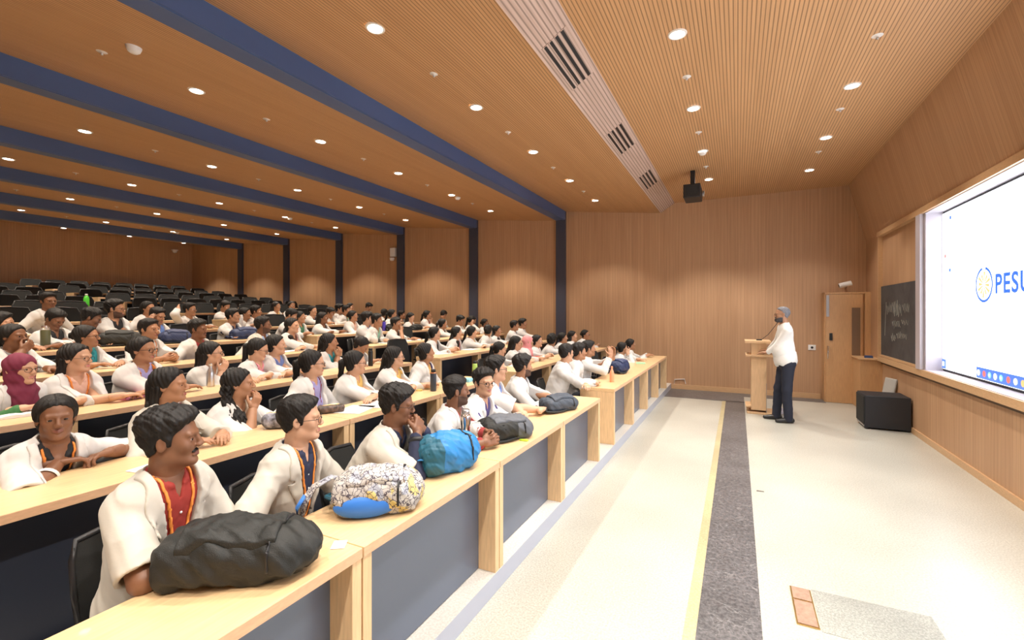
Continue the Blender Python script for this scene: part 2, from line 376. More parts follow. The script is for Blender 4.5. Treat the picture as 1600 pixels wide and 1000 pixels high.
EYE_ME = {}
def eye_mesh(lod):
    if lod in EYE_ME: return EYE_ME[lod]
    m = MB(); n = 16 if lod == 0 else 10; rg = 12 if lod == 0 else 8; r = .0129
    prof = [(r * math.sin(math.pi * j / rg), r * math.cos(math.pi * j / rg)) for j in range(rg + 1)]
    Mx = Matrix.Rotation(math.pi / 2, 3, 'Y'); m.lathe(prof, n=n, M=Mx)
    lim = .42
    m.mi = [1 if (j // n) / rg < .21 else 0 for j in range(len(m.f))]
    me = bpy.data.meshes.new('eye'); me.from_pydata(m.v, [], m.f); me.materials.append(EYEW); me.materials.append(IRIS)
    me.polygons.foreach_set('material_index', m.mi); me.polygons.foreach_set('use_smooth', [True] * len(m.f)); EYE_ME[lod] = me; return me
def glasses_mesh(lod):
    if ('g', lod) in EYE_ME: return EYE_ME[('g', lod)]
    m = MB(); r = .0016 if lod == 0 else .0022; n = 16 if lod == 0 else 10
    for s in (-1, 1):
        m.tube([(.102 - .010 * abs(math.cos(t)) * (1 if math.cos(t) * s > 0 else 0), s * .033 + .023 * math.cos(t), -.002 + .018 * math.sin(t)) for t in [2 * math.pi * i / n for i in range(n)]], r, n=5, closed=True)
        m.tube([(.094, s * .056, .004), (.05, s * .074, .005), (-.012, s * .083, .004)], r, n=5)
    m.tube([(.103, -.010, .001), (.107, 0, .004), (.103, .010, .001)], r, n=5)
    me = bpy.data.meshes.new('glasses'); me.from_pydata([tuple(p) for p in m.v], [], m.f); me.materials.append(GLS); EYE_ME[('g', lod)] = me; return me

def hand_prims(W, d, pn, side, curl, sc_=1.0):
    d = nrm(d); pn = nrm(pn - d * (pn @ d)); s = np.cross(d, pn) * side; out = []
    R = np.stack([d, np.cross(pn, d), pn], 1)
    out.append((rbox(W + d * .042 * sc_, V(.044, .036, .013) * sc_, .012 * sc_, R), .012)); out.append((cone(W - d * .05, W + d * .01, .026, .024), .012))
    L = [.060, .072, .068, .052]
    for i in range(4):
        off = (i - 1.5) * .0185 * sc_; b = W + d * (.080 - abs(i - 1.2) * .004) * sc_ - s * off * -1; ang = curl * .7; p = b
        for j, fr in enumerate((.45, .32, .26)):
            dd = d * math.cos(ang) + pn * math.sin(ang); q = p + dd * L[i] * fr * sc_ * 1.1
            out.append((cone(p, q, (.0088 - .0008 * j) * sc_, (.0082 - .001 * j) * sc_), .003)); p = q; ang += curl
    b = W + d * .018 * sc_ + s * -.030 * sc_; td = nrm(d * .75 - s * .55 + pn * (.25 + .4 * curl)); q = b + td * .042 * sc_; out.append((cone(b, q, .013 * sc_, .0105 * sc_), .010))
    td = nrm(d * .95 - s * .1 + pn * (.3 + .4 * curl)); out.append((cone(q, q + td * .03 * sc_, .0102 * sc_, .008 * sc_), .003))
    return out

def ik(J, W, l1, l2, pole):
    v = W - J; L = np.linalg.norm(v); mxl = (l1 + l2) * .985
    if L > mxl: W = J + v / L * mxl; v = W - J; L = mxl
    if L < .12: W = J + nrm(v) * .12; v = W - J; L = .12
    a = (l1 * l1 - l2 * l2 + L * L) / (2 * L); hh = math.sqrt(max(l1 * l1 - a * a, 0)); n = v / L; pl = pole - n * (pole @ n); pl = nrm(pl)
    return J + n * a + pl * hh, W

PEOPLE = []
def build_person(name, root_loc, face, Hc, hyaw, hpitch=0, hroll=0, lod=1, skin='m', hair='short', hairmat=None, shirt='white', coat='short', coatmat=None, opening=.5,
                 hands=None, poles=None, curl=(.5, .5), palm=None, glasses=False, beard=0, moust=0, lanyard=False, smile=0, female=False, seat=.38, stand=False, hs=.90, hijab=None,
                 sleeve=None, trousers=None, elong=1.0, seed=0, lean_back=.0, extra=None):
    """everything in body-local metres: x forward, y left, z up, origin on the floor under the pelvis"""
    wd = .77 if female else .84
    Hc = np.asarray(Hc, float); R = rot(hyaw, hpitch, hroll)
    hl = {0: .0034, 1: .0052, 2: .0085}[lod]; bl = {0: .0075, 1: .010, 2: .0155}[lod]; cl = {0: .0058, 1: .009, 2: .0145}[lod]
    P = V(0, 0, seat + .09); S0 = V(Hc[0] - .035, Hc[1] * .9, Hc[2] - .190 * hs)
    if stand: P = V(0, 0, .90)
    up = nrm(S0 - P); left = nrm(np.cross(up, V(1, 0, 0))) ; fwd = np.cross(left, up)
    if left[1] < 0: left = -left; fwd = np.cross(left, up)
    RT = np.stack([fwd, left, up], 1); L = np.linalg.norm(S0 - P)
    torso = [(ell(P, V(.105, .165 * wd, .115)), .0), (ell(P + (S0 - P) * .38, V(.104, .150 * wd, .16), RT), .06), (ell(S0 - up * .12 - fwd * .005, V(.092, .158 * wd, .165), RT), .06),
             (cone(S0 + left * .125 * wd - up * .035, S0 - left * .125 * wd - up * .035, .056, .056), .05), (cone(S0 + V(0, 0, .03), S0 + left * .12 * wd - up * .018, .036, .040), .03), (cone(S0 + V(0, 0, .03), S0 - left * .12 * wd - up * .018, .036, .040), .03)]
    if female: torso += [(ell(S0 - up * .165 + fwd * .075 + left * s * .06, V(.05, .055, .055), RT), .04) for s in (-1, 1)]
    if stand: torso += [(ell(P + (S0 - P) * .30 + V(.045, 0, 0), V(.125, .155, .17)), .06)]
    J = [S0 + left * s * .165 * wd - up * .045 for s in (1, -1)]
    arms = []; hd = []
    for i in (0, 1):
        W = np.asarray(hands[i], float); pl = np.asarray(poles[i], float) if poles else V(-.15, .5 * (1 if i == 0 else -1), -1)
        E, W = ik(J[i], W, .255 * elong, .23 * elong, pl); arms.append((E, W))
        pn = np.asarray(palm[i], float) if palm else V(0, 0, -1)
        dirn = nrm(W - E); 
        if palm is None or len(palm) < 4: hdir = nrm(V(dirn[0], dirn[1], dirn[2] * .35) + V(.15, (-.25 if i == 0 else .25), 0))
        else: hdir = np.asarray(palm[2 + i], float)
        hd.append(hand_prims(W, hdir, pn, 1 if i == 0 else -1, curl[i], .95 if female else 1.0))
    nb = S0 + V(0, 0, .0); nt = C_ = Hc + R @ V(-.018, 0, -.075) * hs
    skinm = SKIN[skin]
    # --- body skin
    lo = np.minimum(np.minimum.reduce([J[0], J[1], arms[0][0], arms[1][0], arms[0][1], arms[1][1], P]), S0) - .2; hi = np.maximum(np.maximum.reduce([J[0], J[1], arms[0][0], arms[1][0], arms[0][1], arms[1][1], P]), S0) + .2
    g = Grid(lo, hi, bl)
    for p, k in torso: g.add(p, k)
    for i in (0, 1):
        E, W = arms[i]; g.add(cone(J[i], E, .046, .040), .02); g.add(cone(E, E + (W - E) * .35, .040, .040), .01); g.add(cone(E + (W - E) * .3, W, .040, .026), .01)
        if lod == 2:
            for p, k in hd[i]: g.add(p, k)
    g.add(cone(nb - V(0, 0, .02), nb + (nt - nb) * .35, .056, .052), .03)
    parts = [(*nets(g), 0)]
    # --- head on a finer grid
    hp, T = head_prims(R, Hc, hs, smile, lod)
    gh = Grid(Hc - .155, Hc + .155, hl, m=.06); gh = Grid(V(Hc[0] - .16, Hc[1] - .16, min(Hc[2] - .21, nb[2] - .01)), Hc + .16, hl, m=.06)
    for op, p, k in hp: (gh.add if op == 'a' else gh.cut)(p, k)
    gh.add(cone(nb + (nt - nb) * -.1, nt, .054, .051), .025)
    if not female and not stand: gh.add(ell(nb + (nt - nb) * .62 + R @ V(.05, 0, 0), V(.008, .008, .012)), .01)
    v, q = nets(gh); cq = v[q].mean(1); lc = (cq - Hc) @ R / hs
    mi = ((((lc[:, 0] - .090) / .014) ** 2 + (lc[:, 1] / .022) ** 2 + ((lc[:, 2] + .061 - smile * .003) / .0095) ** 2) < 1).astype(np.int32)
    parts.append((v, q, mi))
    if lod < 2:
        for i in (0, 1):
            W = arms[i][1]; gg = Grid(W - .16, W + .16, .0042 if lod == 0 else .0058)
            for p, k in hd[i]: gg.add(p, k)
            parts.append((*nets(gg), 0))
    root = link(name, mesh_np(name, parts, [skinm, LIPS[skin]])); root.location = root_loc; root.rotation_euler = (0, 0, face)
    # --- hair
    X, Y, Z = gh.xyz(); x = X - Hc[0]; y = Y - Hc[1]; z = Z - Hc[2]
    hx = (x * R[0, 0] + y * R[1, 0] + z * R[2, 0]) / hs; hy_ = (x * R[0, 1] + y * R[1, 1] + z * R[2, 1]) / hs; hz = (x * R[0, 2] + y * R[1, 2] + z * R[2, 2]) / hs
    hm = hairmat or HAIRM
    gl = gh.clone()
    cran = gh.clone()
    cran.add(ell(T(-.012, 0, .032), V(.097, .0745, .083) * hs, R)); cran.add(ell(T(.010, 0, -.035), V(.066, .058, .076) * hs, R), .03 * hs)
    cran.add(cone(nb, nt, .05, .05), .03)
    if hijab:
        f = cran.f - .014 + .0025 * wob(hx, hy_, hz, 45, seed)
        facecut = np.sqrt(((hx - .10) / .085) ** 2 + (hy_ / .052) ** 2 + ((hz + .018) / .078) ** 2) - 1
        f = np.maximum(f, -facecut * .05)
        gd = Grid(Hc - V(.22, .24, .36), Hc + V(.22, .24, .16), hl * 1.3, m=.05)
        o1 = [(ell(T(-.015, 0, .03), V(.108, .086, .095) * hs, R), 0), (ell(T(.0, 0, -.06), V(.080, .072, .078) * hs, R), .03), (cone(nb + V(0, 0, .03), nt, .074, .066), .03), (ell(S0 + V(.015, 0, .02), V(.095, .105, .050)), .03), (ell(S0 + V(.075, 0, -.05), V(.045, .070, .075)), .03)]
        for p, k in o1: gd.add(p, k)
        A, B, Cc = gd.xyz(); gd.f = gd.f + .004 * wob(A, B, Cc, 38, seed)
        gd.cut(ell(T(.085, 0, -.016), V(.085, .050, .072) * hs, R), .008)
        v, q = nets(gd); link('headscarf', mesh_np('headscarf', [(v, q, 0)], [cloth(COLS[hijab])]), parent=root)
    else:
        if hair in ('short', 'fade', 'grey'):
            t = .011 + .012 * np.clip((hz - .04) / .06, 0, 1) + .008 * np.clip(hx / .09, 0, 1) * np.clip((hz - .05) / .04, 0, 1)
            if hair == 'fade': t = .003 + .019 * np.clip((hz - .045) / .03, 0, 1)
            if hair == 'grey': t = .007 + .002 * np.clip((hz - .04) / .06, 0, 1)
            t = t + .0022 * wob(hx, hy_, hz, 90, seed)
        elif hair in ('wavy', 'curlytop'):
            t = .010 + .020 * np.clip((hz - .03) / .06, 0, 1) + .006 * np.clip(hx / .08, 0, 1) * np.clip((hz - .05) / .04, 0, 1) + .0045 * wob(hx, hy_, hz, 85, seed)
        elif hair == 'curly':
            t = .034 + .008 * wob(hx, hy_, hz, 70, seed)
        else:
            t = .012 + .010 * np.clip((.02 - hx) / .08, 0, 1) * np.clip((hz + .08) / .08, 0, 1) + .0018 * np.sin(hx * 240 + hz * 90 + 3 * np.sin(hy_ * 30)) + .0022 * wob(hx, hy_, hz * .5, 48, seed) - .006 * np.exp(-(hy_ / .005) ** 2) * (hx > -.03)
        mask = (hairmask(hx, hz, hair) + (.0 if lod else .003 * np.sin(hy_ * 260 + seed))) - hz
        if hair == 'grey': mask = np.maximum(mask, np.where(hx > .0, .055 - hz + (hx - .02) * .6, -1))
        tp = np.clip((-mask) / (.030 if hair != 'curly' else .05), 0, 1); tp = tp * (2 - tp)
        t = .0015 + (t - .0015) * (.18 + .82 * tp)
        f = np.maximum(cran.f - t * hs, mask * .75 * hs)
        gl.f = f.astype(np.float32)
        hparts = []
        if lod < 2 or True:   # eyebrows
            for s in (-1, 1): gl.add(cone(T(.0865, s * .012, .0235), T(.080, s * .044, .0265), .0040 * hs, .0028 * hs))
        hparts.append((*nets(gl), 0))
        tail = []
        if hair in ('pony', 'braid', 'long', 'bun', 'curlylong', 'loose'):
            def D(x_, y_, z_): return Hc + V(x_, y_, z_)
            bk = T(-.10, 0, .02)
            if hair == 'pony': tail = [(cone(bk, T(-.135, 0, .0), .024, .026), 0), (cone(T(-.135, 0, .0), D(-.13, .0, -.12) + R @ V(-.02, 0, 0), .028, .024), .02), (cone(D(-.13, 0, -.12) + R @ V(-.02, 0, 0), D(-.14, .0, -.26), .024, .012), .02)]
            elif hair == 'bun': tail = [(ell(T(-.115, 0, .015), V(.034, .040, .038), R), 0)]
            elif hair == 'braid': tail = [(cone(T(-.09, 0, -.02), D(-.09, -.06, -.12), .030, .03), 0), (cone(D(-.09, -.06, -.12), S0 + left * -.09 + fwd * .06 + up * .03, .03, .03), .02), (cone(S0 + left * -.09 + fwd * .07 + up * .03, S0 + left * -.09 + fwd * .13 - up * .20, .03, .018), .02)]
            elif hair == 'curlylong': tail = [(cone(T(-.07, -.05, -.02), D(-.03, -.075, -.13), .034, .034), 0), (cone(D(-.03, -.075, -.13), S0 + left * -.07 + fwd * .11 - up * .02, .035, .05), .02), (cone(S0 + left * -.07 + fwd * .11 - up * .02, S0 + left * -.05 + fwd * .15 - up * .22, .052, .04), .03)]
            else:
                tail = [(cone(T(-.075, 0, .0), D(-.10, 0, -.14), .060, .055), 0), (cone(D(-.10, 0, -.14), S0 - fwd * .115 - up * .16, .055, .03), .03)]
                for s in (-1, 1): tail += [(cone(T(-.045, s * .062, -.01), D(-.055, s * .07, -.13), .026, .028), .02), (cone(D(-.055, s * .07, -.13), S0 - fwd * .08 + left * s * .07 - up * .10, .028, .022), .03)]
            gt = Grid(np.minimum(Hc - .22, S0 - .33), np.maximum(Hc + .18, S0 + .22), hl * 1.5)
            for p, k in tail: gt.add(p, k)
            A, B, Cc = gt.xyz(); amp = .010 if hair == 'curlylong' else .0035
            gt.f = gt.f + (amp * wob(A, B, Cc, 85 if hair == 'curlylong' else 60, seed) if hair == 'curlylong' else amp * np.sin(A * 160 + B * 190))
            hparts.append((*nets(gt), 0))
        link('hair', mesh_np('hair', hparts, [hm]), parent=root)
        if (beard or moust) and lod < 2:
            fr = gh.f
            bm = np.minimum.reduce([hz * 0 + 1, hz * 0 + 1])
            if beard: reg = np.maximum.reduce([hz + (.030 if beard == 1 else .046) + np.clip(hx - .03, 0, 1) * .35, -(hx - .0) * 1.0, .0105 - np.sqrt((hx - .094) ** 2 * .3 + (hy_ / 2.6) ** 2 + (hz + .061) ** 2), -(hz + .125)])
            else: reg = hz * 0 + 1
            if moust: reg = np.minimum(reg, np.maximum.reduce([np.abs(hz + .046 + np.abs(hy_) * .30) - .0052, np.abs(hy_) - .026, .06 - hx]))
            th = .009 if beard > 1 else .0022
            fb = np.maximum(np.maximum(fr - th * hs - (.002 * wob(hx, hy_, hz, 120, seed) if beard > 1 else 0), -(fr + .006)), reg * .8 * hs)
            link('beard' if beard else 'moustache', mesh_np('beard', [(*nets(gh, fb), 0)], [mat('dark grey beard', (.06, .058, .062), rough=.8, noise=.6, nscale=140) if (beard > 1 and hairmat) else (BEARD if beard == 1 else HAIRM)]), parent=root)
    Rm = Matrix([list(r) for r in R.tolist()]).to_4x4()
    for s in (1, -1):
        e = link('eye', eye_mesh(0 if lod == 0 else 1), parent=root); e.matrix_local = Matrix.Translation(Vector(T(.0715, s * .031, .001).tolist())) @ Rm @ Matrix.Scale(hs, 4)
    if glasses:
        e = link('glasses', glasses_mesh(0 if lod == 0 else 1), parent=root); e.matrix_local = Matrix.Translation(Vector(Hc.tolist())) @ Rm @ Matrix.Scale(hs, 4)
    # --- clothing
    glo = lo - .02; ghi = hi + .02
    gs = Grid(glo, ghi, cl)
    for p, k in torso: gs.add(p, k, .010)
    slv = sleeve if sleeve else ('short' if coat else 'long')
    if slv == 'long':
        for i in (0, 1):
            E, W = arms[i]; gs.add(cone(J[i], E, .058, .052), .02); gs.add(cone(E, E + (W - E) * .88, .052, .040), .012)
    shirt_f = gs.f.copy()
    X, Y, Z = gs.xyz(); x = X - S0[0]; y = Y - S0[1]; z = Z - S0[2]
    q_ = x * fwd[0] + y * fwd[1] + z * fwd[2]; v_ = x * left[0] + y * left[1] + z * left[2]; h_ = x * up[0] + y * up[1] + z * up[2]
    # collar of the shirt
    cring = [(.060 * math.cos(t), .062 * math.sin(t)) for t in np.linspace(0, 2 * math.pi, 13)]
    for a, b in zip(cring[:-1], cring[1:]):
        za = .050 - .030 * max(0, a[0]) / .06; zb = .050 - .030 * max(0, b[0]) / .06
        gs.add(cone(S0 + RT @ V(a[0] + .004, a[1], za), S0 + RT @ V(b[0] + .004, b[1], zb), .011, .011), .006)
    gs.cut(cone(nb - V(0, 0, .01), nt + (nt - nb), .053, .052), .004)
    gs.f = np.maximum(gs.f, np.minimum(np.minimum(.014 + (h_ - .02) * (.30 if not female else .55), .05) - np.abs(v_), q_ - .01))
    gs.f = gs.f + .0015 * wob(X, Y, Z, 60, seed)
    if slv == 'long':
        pass
    shm = cloth(COLS[shirt]) if isinstance(shirt, str) else shirt
    link('shirt', mesh_np('shirt', [(*nets(gs), 0)], [shm]), parent=root)
    if lod == 0 and not female and isinstance(shirt, str):
        bm_ = MB()
        for hb in (-.01, -.075, -.14, -.205):
            o_ = S0 + up * hb; prev = None
            for kk in range(60):
                pt = o_ + fwd * (.20 - kk * .003); ii = np.round((pt - gs.lo) / gs.h).astype(int)
                if (ii >= 0).all() and (ii < gs.n).all() and gs.f[tuple(ii)] < 0: break
            bm_.lathe([(.0001, -.005), (.0045, -.003), (.0055, .002)], n=8, M=Matrix(((0, 0, -1), (0, 1, 0), (1, 0, 0))), c=tuple(pt))
        bm_.build('buttons', WHITEP, root)
    uni = gs.f
    if coat:
        gc = Grid(glo, ghi, cl)
        for p, k in torso: gc.add(p, k, .022 if lod == 0 else .027)
        gA = gc.clone()
        for i in (0, 1):
            E, W = arms[i]; gB = gc.clone(); gB.m = .03
            if coat == 'short':
                e2 = J[i] + (E - J[i]) * .90; ax = nrm(E - J[i]); gB.add(cone(J[i], e2 + ax * .05, .060, .073 if lod < 2 else .062), 0)
            else:
                ax = nrm(W - E); e2 = E + (W - E) * .84; gB.add(cone(J[i], E, .060, .056), 0); gB.add(cone(E, W, .056, .043), .012)
            A, B, Cc = gB.xyz(); pd = (A - e2[0]) * ax[0] + (B - e2[1]) * ax[1] + (Cc - e2[2]) * ax[2]
            near = (A - e2[0]) ** 2 + (B - e2[1]) ** 2 + (Cc - e2[2]) ** 2 < (.16 if coat == 'short' else .25) ** 2
            gB.f = np.where(near, np.maximum(gB.f, pd), gB.f)
            gB.cut(cone(e2 - ax * .035, e2 + ax * .2, .052 if coat == 'short' else .034, .060 if coat == 'short' else .038), 0)
            gA.f = np.minimum(gA.f, gB.f)
        k_ = .016; hh_ = np.maximum(k_ - np.abs(gc.f - gA.f), 0) / k_; gc.f = np.minimum(gc.f, gA.f) - hh_ * hh_ * k_ * .25
        A, B, Cc = gc.xyz()
        fold = np.abs(np.sin(Cc * 34 + 6 * np.sin(A * 9 + seed) + 5 * np.sin(B * 8 + seed * 2))) ** .7
        gc.f = gc.f + .0026 * wob(A, B, Cc, 30, seed) + .0045 * (fold - .6) * (.5 + .5 * np.sin(A * 17 + B * 23 + Cc * 11 + seed))
        ww = np.clip(.022 + (h_ + .34) * (.075 + .10 * opening) * 1.0, .012 + .03 * opening, .075)
        band = (np.abs(v_) - ww); lap = (band > 0) & (band < .045) & (q_ > 0) & (h_ > -.24) & ~((h_ > -.075) & (h_ < -.062) & (band > .015))
        gc.f = gc.f - (.008 if lod else .0) * lap
        for a, b in zip(cring[:-1], cring[1:]):
            if a[0] < .035 or b[0] < .035: gc.add(cone(S0 + RT @ V(a[0] * 1.22 - .006, a[1] * 1.28, .034), S0 + RT @ V(b[0] * 1.22 - .006, b[1] * 1.28, .034), .013, .013), .012)
        gc.f = np.maximum(gc.f, np.minimum(ww - np.abs(v_), q_ + .01))
        gc.cut(cone(nb - V(0, 0, .02), nt + (nt - nb), .064, .062), .004)
        link('lab_coat', mesh_np('lab_coat', [(*nets(gc), 0)], [coatmat or COATM]), parent=root)
        uni = np.minimum(gs.f, gc.f)
        if lod == 0:
            rmp = lambda xs, ys: np.interp(h_, xs, ys)
            bd = band; wdt = rmp([-.26, -.20, -.085, -.08, -.072, -.066, -.06, .0, .05], [.0, .030, .056, .030, .030, .052, .055, .050, .030])
            reg = np.maximum(np.maximum(bd - wdt, -bd - .004), -q_ - .02)
            fl = np.maximum(np.maximum(gc.f - .0075, -(gc.f + .004)), reg * .9)
            vq = nets(gc, fl)
            if len(vq[1]): link('lapel', mesh_np('lapel', [(*vq, 0)], [coatmat or COATM]), parent=root)
    if lanyard and lod < 2:
        lm = cloth(COLS[lanyard]) if isinstance(lanyard, str) else LANY
        line = np.maximum(np.abs(np.abs(v_) - np.clip(.050 + (h_) * .15, 0, .06)) - .0065, np.maximum(-(h_ + .30), h_ - .06))
        fl = np.maximum.reduce([uni - .0065, -(uni + .001) , line * .9, -q_ + .0])
        vq = nets(gs, fl)
        if len(vq[1]): link('lanyard', mesh_np('lanyard', [(*vq, 0)], [lm]), parent=root)
    # --- trousers
    tl = .012 if stand else .022
    if stand:
        gt = Grid(V(-.25, -.28, 0), V(.32, .28, 1.02), tl)
        gt.add(ell(P, V(.125, .170, .12)), 0)
        for s, fx in ((1, .0), (-1, .11)):
            hip = P + V(0, s * .085, -.04); kn = V(fx * .5 + .02, s * .10, .49); an = V(fx, s * .10, .06)
            gt.add(cone(hip, kn, .092, .066), .05); gt.add(cone(kn, an, .066, .060), .03)
        A, B, Cc = gt.xyz(); gt.f = gt.f + .003 * wob(A, B, Cc, 30, 2)
        link('trousers', mesh_np('trousers', [(*nets(gt), 0)], [trousers or PANTS]), parent=root)
        for s, fx in ((1, .0), (-1, .11)):
            g2 = Grid(V(fx - .15, s * .10 - .08, -.01), V(fx + .25, s * .10 + .08, .14), .006)
            g2.add(cone(V(fx - .045, s * .10, .042), V(fx + .02, s * .10, .045), .038, .040), 0).add(cone(V(fx + .02, s * .10, .042), V(fx + .15, s * .115, .028), .042, .030), .02)
            A, B, Cc = g2.xyz(); g2.f = np.maximum(g2.f, .004 - Cc + 0 * A + 0 * B)
            link('shoe', mesh_np('shoe', [(*nets(g2), 0)], [SHOE]), parent=root)
    else:
        gt = Grid(V(-.2, -.26, 0), V(.56, .26, seat + .26), tl)
        gt.add(ell(P - V(0, 0, .01), V(.14, .185 * wd, .09)), 0)
        for s in (1, -1):
            kn = V(.34, s * .11, seat + .06); an = V(.30, s * .12, .09)
            gt.add(cone(P + V(.02, s * .08, -.02), kn, .082, .062), .04); gt.add(cone(kn, an, .058, .046), .02); gt.add(cone(an - V(.03, 0, .045), an + V(.12, 0, -.055), .038, .032), .02)
        link('trousers', mesh_np('trousers', [(*nets(gt), 0)], [trousers or PANTS]), parent=root)
    if extra: extra(root, arms, S0, RT, Hc, R)
    return root, arms

# ================================================================ ROOM SHELL
YF, YN, XB = 10.25, -4.0, -19.0
m = MB(); m.box((-1.27, YN, -.12), (2.3, YF, 0)); struct(m.build('floor', TERR))
m = MB(); m.box((-.19, YN, 0), (.115, YF - .98, .003)); m.box((-1.27, 9.22, 0), (.115, YF, .003)); m.box((.115, 9.86, 0), (1.44, YF, .003)); struct(m.build('trim_1', GRAN))
m = MB(); m.box((-.25, YN, 0), (-.19, 9.22, .002)); struct(m.build('trim_2', TERRB))
m = MB(); m.box((.392, 2.80, 0), (.94, 3.20, .002)); struct(m.build('trim_3', PATCH))
# stepped seating tiers, one solid
prof = [(-1.272, -.1)]
for n in range(14): prof += [(XN(n) - .0, FZ(n)), (XN(n + 1) if n < 13 else XB, FZ(n))]
prof += [(XB, -.1)]
TIERM = stone('pale tier stone', (.50, .48, .44), (.70, .68, .64), 80, .35, .8)
RISER = mat('pale blue riser strip', (.42, .46, .56), rough=.3)  # front riser face in a pale blue base colour
m = MB(); k = len(prof)
m.v = [(x, YN, z) for x, z in prof] + [(x, YF, z) for x, z in prof]
m.f = [tuple(range(k)), tuple(reversed(range(k, 2 * k)))] + [(i, i + k, (i + 1) % k + k, (i + 1) % k) for i in range(k)]
m.mi = [0] * len(m.f)
for i in range(k):
    fi = 2 + i
    m.mi[fi] = 2 if i == 0 else (1 if i == 1 else 0)
m.f = [tuple(reversed(f)) for f in m.f]
struct(m.build('floor', [CARPET, TIERM, RISER]))
# walls
m = MB(); m.box((XB - .2, YF, -.1), (2.4, YF + .2, 4.8)); struct(m.build('wall_far', WALLX))
m = MB(); m.box((XB - .2, YN, -.1), (XB, YF, 4.8)); struct(m.build('wall_back', WALLY))
m = MB(); m.box((XB - .2, YN - .2, -.1), (2.4, YN, 4.8)); struct(m.build('wall_near', WALLX))
# screen wall: lower wainscot, piers, leaning upper part
SY0, SY1 = 1.2, 7.34
m = MB(); m.box((2.14, YN, 0), (2.4, YF, .84)); struct(m.build('wall_right', WALLY))
m = MB()
m.v = [(2.10, YN, 2.93), (1.84, YN, 3.99), (2.4, YN, 3.99), (2.4, YN, 2.93), (2.10, YF, 2.93), (1.84, YF, 3.99), (2.4, YF, 3.99), (2.4, YF, 2.93)]
m.f = [(0, 1, 5, 4), (1, 2, 6, 5), (2, 3, 7, 6), (3, 0, 4, 7), (0, 3, 2, 1), (4, 5, 6, 7)]; m.mi = [0] * 6
m.box((2.10, 9.38, .84), (2.4, YF, 2.93)); m.box((2.10, YN, .84), (2.4, SY0 - .06, 2.93)); m.box((2.13, 7.56, .92), (2.4, 9.33, 2.88)); m.box((2.30, SY0 - .1, .84), (2.4, 7.6, 2.95))
struct(m.build('wall_right', WALLY))
TRIMW = mat('frame veneer', (.58, .37, .20), rough=.4, noise=.08, nscale=10, stretch=(1, 3, 8))
m = MB(); m.box((2.06, SY0 - .06, 2.88), (2.32, 9.38, 2.955)); m.box((2.07, 9.33, .92), (2.2, 9.38, 2.88)); struct(m.build('trim_4', TRIMW))
m = MB(); m.box((2.07, SY0 - .06, .84), (2.30, 9.40, .92)); struct(m.build('trim_5', TRIMW))
m = MB(); m.box((2.118, YN, .80), (2.145, 9.39, .84)); struct(m.build('trim_6', mat('painted sill shadow', (.10, .06, .035))))  # dark strip painting the shadow line below the sill
REVEAL = mat('white reveal board', (.50, .47, .52), rough=.35)
m = MB(); m.box((2.06, 7.40, .92), (2.30, 7.56, 2.88)); m.box((2.10, SY1, .92), (2.30, 7.385, 2.88)); struct(m.build('trim_7', REVEAL))
m = MB(); m.box((2.09, SY0 - .06, 2.872), (2.30, 7.38, 2.88)); m.box((2.09, SY0 - .06, .92), (2.30, 7.38, .926)); struct(m.build('trim_8', REVEAL))
m = MB(); m.box((2.12, YN, 0), (2.14, 9.39, .075)); struct(m.build('baseboard_right', TRIMW))
m = MB(); m.box((-1.27, YF - .02, 0), (1.40, YF, .10)); struct(m.build('baseboard_far', TRIMW))
# ceiling: saw-tooth bays with the flat part over the stage
cp = [(2.4, 3.98), (-1.20, 3.98), (-1.49, 3.79)]
bx = [-3.65 - 2.435 * i for i in range(6)]
for i, x in enumerate(bx): cp += [(x, 4.035 + .012 * i), (x - .24, 3.835 + .012 * i)]
cp += [(XB, 4.27)]
m = MB()
for i in range(len(cp) - 1):
    (x0, z0), (x1, z1) = cp[i], cp[i + 1]
    m.quad((x0, YN, z0), (x0, YF, z0), (x1, YF, z1), (x1, YN, z1), 1 if i == 1 else 0)
for i in range(len(cp) - 1):
    (x0, z0), (x1, z1) = cp[i], cp[i + 1]; m.quad((x0, YN, z0 + .3), (x1, YN, z1 + .3), (x1, YF, z1 + .3), (x0, YF, z0 + .3), 0)
m.quad((2.4, YN, 3.98), (2.4, YN, 4.28), (2.4, YF, 4.28), (2.4, YF, 3.98)); struct(m.build('ceiling', [CEILM, STRIPM]))
def ceil_z(x):
    for (x0, z0), (x1, z1) in zip(cp[:-1], cp[1:]):
        if x1 <= x <= x0: return z0 + (z1 - z0) * (x0 - x) / (x0 - x1)
    return 4
for i, x in enumerate(bx):
    z = 3.83 + .012 * i
    m = MB(); m.box((x - .24, YN, z), (x - .002, YF - .07, z + .36), 0); m.box((x - .07, YN, z - .008), (x - .02, YF - .07, z), 0)
    m.box((x - .24, YF - .07, 0 + FZ(min(13, int((-1.27 - x) / 1.2175)))), (x - .002, YF + .01, z + .36), 1); struct(m.build('trim_%d' % (9 + i), [BEAMB, POSTB]))
